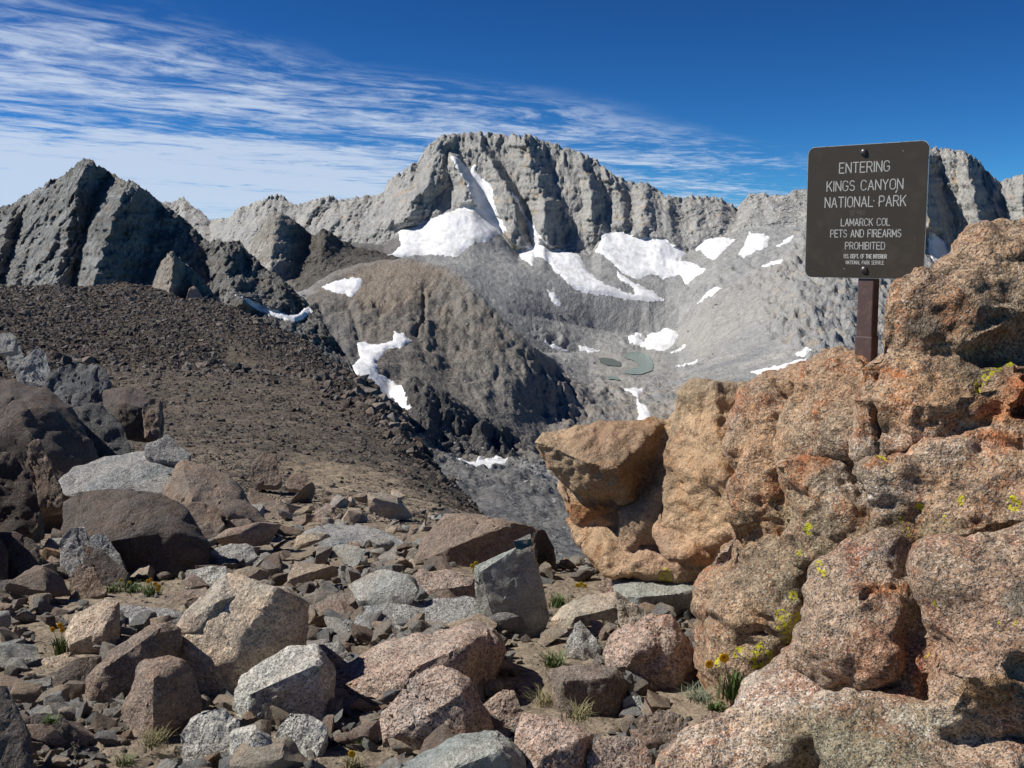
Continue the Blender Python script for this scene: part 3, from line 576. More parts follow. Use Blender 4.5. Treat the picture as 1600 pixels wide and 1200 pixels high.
# ------------------------------------------------------------------ stone materials
def granite(name, base, alt, dark=(0.05, 0.05, 0.055), light=(0.5, 0.47, 0.43), speck=1.0, stain=(0.30, 0.15, 0.07), stain_amt=0.3, grain=190.0, lichen=0.0, crust=0.25, rnd=0.0, bd=0.012, patch=5.0):
    m, t, b = new_mat(name, 0.88, 0.2)
    tc = N(t, 'ShaderNodeTexCoord').outputs['Object']; oi = N(t, 'ShaderNodeObjectInfo').outputs['Random']
    va = N(t, 'ShaderNodeVectorMath', operation='ADD'); t.links.new(tc, va.inputs[0]); 
    o7 = MATH(t, 'MULTIPLY', oi, 37.0); t.links.new(COMB(t, o7, o7, o7), va.inputs[1]); P = va.outputs[0]
    big = NOISE(t, P, patch*.5, 5, .6, .4); med = NOISE(t, P, patch*2.2, 6, .65, .3); fin = NOISE(t, P, patch*11, 4, .7)
    col = MIX(t, MAPR(t, big, .35, .65), base, alt)
    mm = MAPR(t, med, .3, .72, .72, 1.28); col = MIX(t, 1.0, col, COMB(t, mm, mm, mm), 'MULTIPLY')
    st = MATH(t, 'MULTIPLY', MAPR(t, NOISE(t, P, patch*1.1, 6, .68, 1.0), .5, .66), stain_amt*1.6, clamp=True)
    col = MIX(t, st, col, stain)
    pk = NOISE(t, P, patch*.35, 4, .6, .6); col = MIX(t, MAPR(t, pk, .5, .62), col, MIX(t, 1.0, col, (.78, .86, .92), 'MULTIPLY'))
    # crystals
    vc = VORO(t, P, grain, 'F1', 'Color'); sc = N(t, 'ShaderNodeSeparateColor'); t.links.new(vc, sc.inputs[0])
    dk = MATH(t, 'MULTIPLY', MATH(t, 'GREATER_THAN', sc.outputs[0], 0.80), 0.75*speck, clamp=True)
    lt = MATH(t, 'MULTIPLY', MATH(t, 'GREATER_THAN', sc.outputs[1], 0.70), 0.55*speck, clamp=True)
    col = MIX(t, lt, col, light); col = MIX(t, dk, col, dark)
    # coarse mottling, seen from further off
    vc2 = VORO(t, P, grain*.33, 'F1', 'Color'); s2 = N(t, 'ShaderNodeSeparateColor'); t.links.new(vc2, s2.inputs[0])
    k2 = MAPR(t, s2.outputs[0], 0, 1, 1-.3*speck, 1+.25*speck); col = MIX(t, 1.0, col, COMB(t, k2, k2, k2), 'MULTIPLY')
    # dark crust lichens
    cr = MATH(t, 'MULTIPLY', MAPR(t, NOISE(t, P, patch*3.5, 7, .72, .8), .56, .68), crust*1.6, clamp=True)
    col = MIX(t, cr, col, (0.075, 0.068, 0.06))
    if lichen:
        L = N(t, 'ShaderNodeAttribute'); L.attribute_name = 'lichen'
        lm = MATH(t, 'MULTIPLY', MAPR(t, NOISE(t, P, 55, 5, .7), .47, .53), L.outputs['Fac'], clamp=True)
        col = MIX(t, MATH(t, 'GREATER_THAN', lm, 0.4), col, (0.52, 0.47, 0.03))
        Pk = N(t, 'ShaderNodeAttribute'); Pk.attribute_name = 'paint'; 
        pm = MIX(t, MATH(t, 'MULTIPLY', Pk.outputs['Alpha'], 0.0), (0, 0, 0), (0, 0, 0))
        T_ = N(t, 'ShaderNodeAttribute'); T_.attribute_name = 'tint'
        col = MIX(t, 1.0, col, T_.outputs['Color'], 'MULTIPLY')
    if rnd and base[0] > .3:
        o2 = MATH(t, 'FRACT', MATH(t, 'MULTIPLY', oi, 13.7)); o3 = MATH(t, 'FRACT', MATH(t, 'MULTIPLY', oi, 5.13))
        col = MIX(t, MATH(t, 'MULTIPLY', MATH(t, 'GREATER_THAN', o2, .6), .75), col, MIX(t, 1.0, col, (.85, 1.02, 1.2), 'MULTIPLY'))
        col = MIX(t, MATH(t, 'MULTIPLY', MATH(t, 'GREATER_THAN', o3, .72), .8), col, MIX(t, 1.0, col, (1.12, .93, .80), 'MULTIPLY'))
    if rnd:
        hs = N(t, 'ShaderNodeHueSaturation'); t.links.new(col, hs.inputs['Color'])
        inp(t, hs, 'Value', MAPR(t, oi, 0, 1, 1-rnd, 1+rnd)); inp(t, hs, 'Saturation', MAPR(t, MATH(t, 'FRACT', MATH(t, 'MULTIPLY', oi, 7.31)), 0, 1, .55, 1.25)); col = hs.outputs[0]
    t.links.new(col, b.inputs['Base Color'])
    h = MATH(t, 'ADD', MATH(t, 'MULTIPLY', med, 1.6), MATH(t, 'ADD', MATH(t, 'MULTIPLY', fin, .7), MATH(t, 'MULTIPLY', sc.outputs[2], 0.10)))
    bump(t, b, h, 0.95, bd*2.6)
    return m
ST = {
 'tan': granite('tan_granite', (0.66,0.53,0.385), (0.56,0.44,0.33), speck=.7, stain=(.45,.26,.14), stain_amt=.25, crust=.18),
 'grey': granite('grey_granite', (0.40,0.395,0.375), (0.32,0.315,0.305), speck=1.0, stain_amt=.08, crust=.3),
 'white': granite('pale_granite', (0.66,0.635,0.57), (0.55,0.52,0.45), speck=.9, stain_amt=.1, crust=.12),
 'green': granite('greenish_grey_stone', (0.46,0.46,0.40), (0.36,0.365,0.325), speck=.45, stain_amt=.06, crust=.25, grain=240),
 'pink': granite('pink_granite', (0.53,0.355,0.265), (0.50,0.39,0.31), speck=1.0, stain=(.33,.15,.08), stain_amt=.35, crust=.25),
 'brown': granite('brown_granite', (0.31,0.225,0.165), (0.25,0.19,0.15), speck=.6, stain=(.25,.12,.06), stain_amt=.25, crust=.35),
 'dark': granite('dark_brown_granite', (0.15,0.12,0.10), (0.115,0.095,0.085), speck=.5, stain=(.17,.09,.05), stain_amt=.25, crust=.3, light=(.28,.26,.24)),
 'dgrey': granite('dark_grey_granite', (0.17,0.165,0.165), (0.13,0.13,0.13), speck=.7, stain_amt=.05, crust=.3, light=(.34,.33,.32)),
}
M_scatF = granite('mixed_granite', (0.49,0.42,0.335), (0.42,0.355,0.285), speck=.8, stain_amt=.3, rnd=.35)
M_scatN = granite('hillside_stone', (0.135,0.11,0.093), (0.10,0.086,0.078), speck=.3, stain_amt=.2, rnd=.6, patch=.6, grain=9, bd=.05, light=(.3,.28,.25))
M_scatFar = granite('far_stone', (0.25,0.24,0.225), (0.21,0.2,0.19), speck=.2, stain_amt=.05, rnd=.4, patch=.1, grain=1, bd=.3)
# ------------------------------------------------------------------ stone shapes
def remesh_pts(pts, vox):
    bm = bmesh.new()
    for p in pts: bm.verts.new(p)
    r = bmesh.ops.convex_hull(bm, input=bm.verts[:])
    bmesh.ops.delete(bm, geom=[g for g in set(r['geom_interior'])|set(r['geom_unused']) if isinstance(g, bmesh.types.BMVert)], context='VERTS')
    # knock a few corners off
    rr_ = random.Random(len(pts)*7+int(vox*1e5)); vs_ = [v.co.copy() for v in bm.verts]; cen = sum(vs_, Vector())/len(vs_)
    for v in rr_.sample(vs_, min(5, len(vs_))):
        n = (v-cen).normalized()+Vector([rr_.uniform(-.35, .35) for _ in range(3)]); n.normalize()
        mx = max((q.co-cen).dot(n) for q in bm.verts); q = cen+n*mx*rr_.uniform(.93, .98)
        g = bmesh.ops.bisect_plane(bm, geom=bm.verts[:]+bm.edges[:]+bm.faces[:], plane_co=q, plane_no=n, clear_outer=True)
        ed = [e for e in g['geom_cut'] if isinstance(e, bmesh.types.BMEdge)]
        if ed: bmesh.ops.edgeloop_fill(bm, edges=ed) if False else bmesh.ops.contextual_create(bm, geom=ed)
    bmesh.ops.triangulate(bm, faces=bm.faces[:])
    tl = vox*1.5
    for _ in range(9):
        le = [e for e in bm.edges if e.calc_length() > tl*1.35]
        if not le: break
        bmesh.ops.subdivide_edges(bm, edges=le, cuts=1, use_grid_fill=False); bmesh.ops.triangulate(bm, faces=[f for f in bm.faces if len(f.verts) > 3])
    bmesh.ops.smooth_vert(bm, verts=bm.verts[:], factor=.3, use_axis_x=True, use_axis_y=True, use_axis_z=True)
    bmesh.ops.recalc_face_normals(bm, faces=bm.faces[:])
    m2 = bpy.data.meshes.new('t'); bm.to_mesh(m2); bm.free()
    n = len(m2.vertices); co = np.empty(n*3, np.float32); m2.vertices.foreach_get('co', co); no = np.empty(n*3, np.float32); m2.vertices.foreach_get('normal', no)
    fs = np.empty(len(m2.polygons)*3, np.int32); m2.polygons.foreach_get('vertices', fs); bpy.data.meshes.remove(m2)
    return co.reshape(-1, 3), no.reshape(-1, 3), fs.reshape(-1, 3)
def roughen(co, no, size, seed, amp=1.0):
    x, y, z = (co/size*1.0).T; s = seed*3.7
    d = 0.03*fbm(x*1.6+s, y*1.6, z*1.6, 3) + 0.032*crease(x*3+s, y*3, z*3, 3)                            # broad dents
    rdg = fbm(x*3+s, y*3+s, z*5, 4, .55, ridged=True); d += 0.010*(rdg-.4)
    st = perlin(x*2.2+s+4, y*2.2, z*2.2+x*2); d += -0.014*sstep(np.abs(st), .05, 0)   # joints
    d += 0.012*fbm(x*16+s, y*16, z*16, 3)
    return co + no*(d*size*amp)[:, None]
def rock_part(name, pts, size, mat, seed, res=34, amp=1.0, parent=None, origin=None):
    co, no, f = remesh_pts(pts, size/res); co = roughen(co, no, size, seed, amp)
    if origin is None: origin = np.array([co[:, 0].mean(), co[:, 1].mean(), co[:, 2].min()])
    o = mesh_from(name, co-np.array(origin), f, mat, sharp=32); o.location = tuple(origin); return o
NH = [0]
def hero(label, cat, mat, out, inner=(), Y=None, thick=None, lean=0.55, bot=None, name='boulder', amp=1.0, res=34, group=None, grow=1.06):
    """a boulder from its outline and inner corners: each corner gets its own distance, hidden side added"""
    NH[0] += 1; O = np.array(out, float); c_ = O.mean(0); O = c_+(O-c_)*grow; x0, y0 = O.min(0); x1, y1 = O.max(0); h = y1-y0; HERO.append((label, (x0+x1)/2, (y0+y1)/2))
    if Y is None: Y = hit((x0+x1)/2, min(y1, 1195) if bot is None else bot)
    wm = (x1-x0)/F*Y; hm = h/F*Y
    if thick is None: thick = 0.62*min(wm, hm*1.5)+0.15*wm
    pts = []
    for x, y in O[:, :2]:
        up = (y1-y)/h; pts.append(at(x, y, min(Y+lean*thick*up+0.04*thick, max(hit(x, y)*.985, Y))))
    for p in inner:
        d = p[2] if len(p) > 2 else 0.0
        pts.append(at(p[0], p[1], Y+d*thick))
    c = O.mean(0)
    for x, y in O:                                                      # far side
        up = (y1-y)/h; xx, yy = c[0]+(x-c[0])*.86, c[1]+(y-c[1])*.86
        P_ = at(xx, yy, Y+lean*thick*up+0.79*thick); P_[2] -= (0.05+0.12*up)*hm; pts.append(P_)
    for x in (x0+.15*(x1-x0), x1-.15*(x1-x0)):                           # buried foot
        P_ = at(x, y1, Y+.15*thick); P_[2] -= .12*hm; pts.append(P_); P2 = P_.copy(); P2[1] += .6*thick; pts.append(P2)
    o = rock_part(name, pts, max(wm, hm), ST[mat], NH[0], res, amp)
    return tag(o, label, cat, group)
HERO = []
# ------------------------------------------------------------------ foreground boulders (traced one by one, bar those added for shade)
hero('large cracked cream block with a grey right side, left of centre','boulder','tan',[(267,1000),(353,900),(385,905),(417,913),(445,918),(477,945),(473,990),(460,1017),(363,1087),(300,1062),(275,1018)],[(434,918,.1),(385,985,0),(345,1040,0),(420,1010,.12)],lean=.5,res=44)
lay_ = hero('x','y','tan',[(262,992),(300,948),(353,898),(395,904),(418,915),(375,948),(330,985),(285,1014)],[(340,940,-.2),(310,985,-.2)],Y=hit(372,1090)+.05,thick=.13,lean=.85,name='split_layer',amp=.8,grow=1.0)
main_ = [o for o in COL.objects if str(o.get('label', '')).startswith('large cracked cream')][0]
for k_ in ('label', 'category'): del lay_[k_]
HERO.pop(); lay_.parent = main_; lay_.location = lay_.location-main_.location
hero('long pale grey block pointing right, beside the cracked cream block','boulder','white',[(367,1073),(380,1055),(450,1017),(490,1008),(505,1020),(525,1045),(513,1068),(450,1108),(390,1128),(372,1108)],[(388,1085,0),(500,1035,0)])
hero('small grey stone wedged against the right end of the long pale block','stone','grey',[(492,1010),(528,1003),(553,1030),(545,1042),(520,1048),(500,1035)],Y=4.25)
hero('white angular block lying on the gravel near the bottom','boulder','white',[(427,1152),(455,1113),(490,1120),(512,1138),(492,1185),(452,1184)])
hero('white and black speckled rock cut by the bottom edge','boulder','white',[(363,1145),(400,1134),(425,1155),(465,1190),(475,1230),(365,1240)],[(402,1140,0),(410,1220,0)],Y=3.05)
hero('pale rounded rock left of the white and black speckled one','boulder','white',[(283,1148),(308,1113),(350,1110),(372,1130),(364,1190),(340,1225),(290,1215)],Y=3.12)
hero('broad brown lichened rock sloping down to the bottom edge, left','boulder','brown',[(195,1110),(222,1040),(260,1030),(285,1035),(302,1060),(310,1120),(262,1180),(245,1240),(200,1240)],[(240,1060,0),(240,1150,-.1)],Y=3.35,lean=.9)
hero('dark standing slab with a lit upper edge, left foreground','boulder','brown',[(135,1060),(150,1040),(190,1005),(230,980),(262,973),(280,985),(268,1045),(232,1095),(165,1103),(137,1100)],[(158,1048,0),(240,990,0),(165,1095,0)],lean=.35)
hero('rock with a smooth pale top face, behind the dark slab','boulder','tan',[(103,985),(120,962),(168,932),(183,942),(187,975),(165,1002),(140,1020),(107,1010)],[(160,985,0),(108,1008,0)],lean=.8)
hero('flat grey rock reaching right from the smooth pale topped rock','boulder','grey',[(180,945),(240,948),(290,962),(272,990),(215,985),(180,1000)],Y=5.0,lean=1.0)
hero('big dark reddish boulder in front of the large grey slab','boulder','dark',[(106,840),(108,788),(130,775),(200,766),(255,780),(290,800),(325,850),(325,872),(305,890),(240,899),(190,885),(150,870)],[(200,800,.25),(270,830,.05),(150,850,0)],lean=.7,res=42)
hero('large flat grey slab lying across the left boulders','boulder','grey',[(100,753),(120,726),(165,713),(228,708),(285,720),(300,735),(292,765),(225,772),(150,778),(108,772)],[(160,765,.05)],Y=9.6,lean=1.1,thick=.9)
hero('smooth brown boulder sloping right, joined to the flat grey slab','boulder','brown',[(268,798),(262,765),(285,722),(336,731),(370,760),(402,800),(418,822),(385,845),(330,835),(285,815)],[(300,780,0),(350,800,0)],Y=9.2,lean=.8)
hero('pointed grey stone lying on top of the large slab','stone','grey',[(229,712),(232,695),(262,682),(298,709),(294,722),(255,718)],Y=10.2)
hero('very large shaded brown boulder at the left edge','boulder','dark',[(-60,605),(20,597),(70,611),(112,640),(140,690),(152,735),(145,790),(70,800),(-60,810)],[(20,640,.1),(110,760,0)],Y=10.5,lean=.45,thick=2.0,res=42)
hero('grey rounded boulder right of the large shaded boulder','boulder','dgrey',[(112,640),(135,630),(160,636),(190,665),(203,700),(195,725),(150,735),(125,690)],Y=11.5)
hero('rough knobbly grey rock behind the shaded boulder','boulder','dgrey',[(70,600),(85,578),(120,568),(160,578),(168,610),(155,640),(110,645),(75,625)],Y=13.5,amp=1.8)
hero('upright pale pointed rock on the left skyline of the pile','boulder','grey',[(25,580),(45,555),(62,542),(72,555),(79,590),(66,600),(40,595)],Y=17)
hero('small pale pointed rock just left of the upright one','boulder','grey',[(10,560),(22,540),(32,542),(38,565),(25,575)],Y=19)
hero('grey block cut by the left edge, uppermost of the pile','boulder','grey',[(-20,545),(-10,525),(15,519),(25,528),(20,548),(0,552)],Y=18)
hero('blocky dark rock with a flat lit top','boulder','dark',[(158,640),(165,612),(200,605),(235,622),(250,630),(250,678),(215,668),(180,665)],[(190,628,.1),(225,640,0)],Y=13,lean=1.0)
hero('tall narrow brown stone at the right of the blocky dark rock','stone','brown',[(222,640),(236,622),(250,626),(249,678),(230,676)],Y=12.6)
hero('dark boulder at the left edge below the shaded giant','boulder','dark',[(-40,712),(10,708),(45,735),(62,790),(55,830),(-40,835)],Y=7.9,lean=.4)
hero('rounded dark boulder cut by the left edge beside pale stones','boulder','dark',[(-40,840),(20,832),(55,845),(66,880),(60,915),(-40,925)],Y=6.6)
hero('low dark rock at the left edge above the sandy hollow','boulder','dark',[(-40,908),(15,905),(45,915),(62,940),(50,962),(-40,965)],Y=5.9)
hero('brown tapering stone between dark boulders, leaning left','stone','brown',[(40,700),(60,688),(68,730),(95,760),(100,790),(60,790),(42,760)],Y=8.6)
hero('pale grey leaning stone beside the big reddish boulder','boulder','grey',[(92,850),(112,825),(130,820),(140,845),(135,880),(150,905),(120,905),(100,890)],Y=6.6)
hero('small oval pale stone leaning on the big reddish boulder','stone','grey',[(140,845),(150,832),(165,836),(185,865),(195,890),(170,885),(150,870)],Y=6.5)
hero('rusty brown stone standing in the flowers hollow','stone','brown',[(110,905),(125,882),(145,888),(165,925),(140,935),(112,928)],Y=5.9)
hero('dark slanted rock above the yellow flowers','boulder','dark',[(130,850),(165,865),(200,895),(195,915),(160,912),(135,890)],Y=6.3)
hero('dark rock in the bottom left corner with a lit rim','boulder','dark',[(30,1135),(55,1120),(90,1118),(120,1150),(135,1240),(50,1240),(28,1170)],Y=3.15)
hero('black shaded boulder at the bottom left edge','boulder','dark',[(-60,1085),(10,1075),(35,1130),(55,1240),(-60,1240)],Y=2.7)
hero('shaded brown rock half under the dark standing slab','boulder','dark',[(75,1085),(90,1050),(120,1030),(155,1028),(140,1060),(130,1112),(90,1105)],Y=4.0)
hero('pale flat slab on sand left of the dark standing slab','stone','tan',[(48,1045),(70,1030),(110,1020),(95,1040),(90,1062),(60,1060)],Y=4.4,lean=1.2)
hero('small white block resting behind the cream block','stone','white',[(289,905),(293,892),(322,886),(352,885),(352,900),(335,912),(310,920),(290,918)],Y=5.9)
hero('lichened brown rock behind the small white block','boulder','brown',[(250,950),(275,925),(320,918),(330,935),(300,955),(265,962)],Y=5.5,lean=1)
hero('upright grey green slab with a bright left edge','boulder','green',[(745,885),(818,853),(829,858),(838,890),(855,962),(835,975),(795,990),(768,978),(745,935)],[(750,890,0),(822,858,.18),(845,960,.12),(772,972,0)],lean=.25,thick=.22,res=44,amp=.6)
hero('large brown slanted boulder behind the upright slab','boulder','brown',[(648,882),(665,845),(700,807),(750,805),(800,816),(842,826),(852,850),(858,905),(700,912),(660,900)],[(832,835,.1),(835,900,0),(690,880,0),(720,830,.35)],Y=7.4,lean=.5,res=44)
hero('thin dark piece standing in for the shaded right face of the slanted boulder','boulder','dark',[(834,838),(850,826),(864,855),(868,880),(863,905),(845,903)],Y=7.2)  # dark sliver in place of shade on the boulder's right side
hero('rusty orange block in front of the slanted boulder','boulder','pink',[(652,900),(658,892),(700,892),(740,905),(743,937),(690,940),(656,925)],[(690,920,0),(735,915,0)])
hero('long mottled grey rock behind the big pink boulder','boulder','grey',[(560,952),(640,950),(690,940),(722,933),(745,940),(752,968),(700,980),(600,985),(555,975)],lean=1.0)
hero('pinkish low rock between the long grey rock and pink boulder','boulder','pink',[(541,990),(555,972),(620,970),(690,975),(660,995),(600,1020),(550,1028)],Y=4.9,lean=1.0)
hero('biggest pink granite boulder with a sharp ridge, bottom centre','boulder','pink',[(495,1082),(520,1060),(565,1028),(645,992),(735,969),(772,985),(783,1015),(770,1045),(742,1075),(690,1068),(605,1160),(550,1130)],[(600,1085,.05),(660,1035,.1),(725,1010,.15),(605,1150,0)],Y=3.75,lean=.75,res=52)
hero('pink wedge shaped boulder leaning on the biggest pink one','boulder','pink',[(600,1112),(640,1062),(690,1042),(733,1065),(752,1105),(768,1138),(730,1165),(655,1180),(612,1200),(600,1160)],[(720,1085,0),(715,1160,0),(625,1180,0)],Y=3.3,lean=.4,res=46)
hero('dark grey flat topped rock at the bottom edge, centre','boulder','green',[(600,1230),(615,1200),(700,1160),(775,1140),(800,1156),(830,1210),(830,1240)],[(640,1225,0),(780,1175,0)],Y=2.85,lean=1.0,res=44)
hero('pale pink block right of the flat topped rock','boulder','pink',[(803,1165),(820,1118),(870,1120),(926,1147),(912,1190),(880,1240),(815,1240)],[(850,1180,0),(905,1155,.1)],Y=2.98,lean=.8)
hero('small pink boulder half in the shadow of the biggest one','boulder','pink',[(752,1105),(785,1078),(802,1080),(817,1120),(802,1147),(768,1140)],Y=3.55)
hero('brown flat topped boulder below the grass tuft','boulder','brown',[(852,1045),(880,1040),(940,1041),(962,1043),(980,1067),(975,1100),(932,1116),(890,1112),(868,1085)],[(880,1065,0),(950,1060,.1)],lean=.8)
hero('round reddish boulder left of the orange flowers','boulder','pink',[(948,1012),(958,990),(985,970),(1015,960),(1048,968),(1072,987),(1096,1035),(1062,1062),(1030,1076),(985,1066),(951,1045)],[(1000,1010,-.1),(1050,1020,0),(980,1040,-.05)],amp=1.7,res=44)
hero('flat grey slab resting on the reddish boulder','boulder','green',[(958,908),(1020,878),(1075,876),(1098,905),(1092,933),(1040,950),(1005,955),(980,940)],[(985,935,0),(1085,925,.05)],Y=5.2,lean=1.3,thick=.45,res=40)
hero('pale wedge supporting the flat grey slab','stone','tan',[(963,925),(985,940),(1008,955),(1010,968),(985,975),(970,955)],Y=4.95)
hero('small white pyramid stone beside the grass tuft','stone','white',[(880,1020),(898,975),(907,969),(938,1010),(925,1031),(903,1030)],[(912,1015,0)])
hero('whitish ledge rock left of the flat grey slab','boulder','tan',[(862,968),(880,948),(920,930),(962,926),(978,945),(976,980),(935,990),(888,984)],[(900,965,0),(960,950,0)],Y=5.1,lean=1.0)
hero('small orange stone behind the whitish ledge rock','stone','pink',[(936,915),(945,898),(970,893),(985,900),(970,915),(950,928)],Y=5.7)
hero('pink and grey stone cut by the bottom edge, right of centre','boulder','pink',[(920,1180),(935,1155),(990,1152),(1015,1180),(1010,1240),(925,1240)],Y=2.95)
hero('brown knobbly stone sunk in gravel, right of the bottom centre','boulder','brown',[(995,1125),(1030,1110),(1065,1118),(1078,1140),(1050,1160),(1010,1160)],Y=3.35,amp=1.6)
hero('small flat grey stone upright in the gravel','stone','green',[(975,1093),(985,1087),(1000,1088),(1007,1112),(990,1118),(976,1112)])
hero('bluish grey stone right of the cream block','boulder','grey',[(470,1003),(500,985),(545,968),(560,988),(540,1010),(495,1018)],Y=4.7,lean=1)
hero('brown wedge stone behind the bluish grey one','boulder','brown',[(476,952),(510,935),(560,921),(585,925),(580,945),(545,962),(520,976),(488,966)],[(545,945,0)],Y=5.3)
hero('broad smooth grey rock half buried in the middle left','boulder','grey',[(478,835),(510,818),(560,820),(600,835),(640,850),(645,868),(590,872),(510,868),(480,855)],Y=9.0,lean=1.4)
hero('orange topped wedge stone in front of the smooth grey rock','stone','pink',[(518,872),(528,858),(545,848),(560,846),(561,872),(540,876)],Y=7.9)
hero('upright pinkish block on the left edge of the sandy slope','boulder','brown',[(392,748),(398,718),(412,708),(430,712),(440,745),(435,758),(410,756)],Y=18)
hero('square pinkish block below the upright one','boulder','brown',[(448,762),(452,742),(478,738),(483,758),(475,765)],Y=17)
hero('flat brown boulder low on the left with a shaded right side','boulder','brown',[(395,795),(410,784),(435,783),(450,795),(452,812),(430,818),(405,812)],Y=12.5,lean=1)
hero('orange brown pyramid stone right of the flat brown boulder','boulder','pink',[(482,812),(500,795),(510,790),(525,805),(531,818),(505,820)],Y=12.2)
hero('dark squat boulder left of the flat brown boulder','boulder','dark',[(388,838),(392,820),(402,812),(420,815),(435,840),(415,846)],Y=10.5)
hero('reddish boulder in front of the smooth brown boulder','boulder','brown',[(268,812),(278,790),(310,785),(340,795),(350,820),(340,842),(300,835)],Y=8.8)
hero('pinkish round stone right of the reddish boulder','stone','brown',[(350,835),(358,815),(385,810),(402,825),(395,850),(370,855)],Y=8.9)
hero('mottled grey rock in the gap right of the big reddish boulder','boulder','grey',[(325,880),(332,860),(360,850),(395,855),(400,870),(370,885),(340,890)],Y=7.4,lean=1.2)
hero('low pink rock lying before the rusty orange block','boulder','pink',[(570,940),(600,928),(645,926),(655,940),(620,950),(580,955)],Y=6.0,lean=1.2)
hero('brown stone with a white side near the rusty block','stone','brown',[(603,925),(620,908),(635,907),(645,925),(630,932)],Y=6.5)
hero('wedge of tan rock left of the rusty block','stone','tan',[(565,920),(570,900),(590,888),(606,892),(608,910),(590,920)],Y=6.7)
hero('dark tipped tan stone next to the small round stones','stone','tan',[(624,892),(630,875),(640,870),(655,885),(650,898),(635,900)],Y=7.4)
hero('pink gravelly rock cut by the bottom edge near the outcrop','boulder','pink',[(1095,1125),(1110,1112),(1130,1118),(1120,1140),(1100,1142)],Y=3.4)
hero('lumpy pinkish rock leaning on the foot of the outcrop','boulder','pink',[(1095,940),(1098,905),(1125,865),(1150,840),(1162,850),(1160,900),(1145,938),(1120,945)],[(1130,900,-.1)],Y=4.2,amp=1.8,lean=.4)
hero('huge boulder added at the left edge to cast shade on the foreground','boulder','dark',[(-620,1010),(-600,700),(-450,610),(-200,640),(-60,760),(-8,860),(0,930),(-60,1010)],Y=6.4,lean=.3,thick=1.6,res=40)  # added mostly out of frame to throw shade over the left rocks
hero('dark boulder added at the lower left edge to cast shade','boulder','dark',[(-500,1240),(-480,1040),(-300,985),(-90,1030),(-12,1110),(6,1240)],Y=3.2,lean=.4,thick=.9,res=40)  # also added, to darken the lower left with its shadow
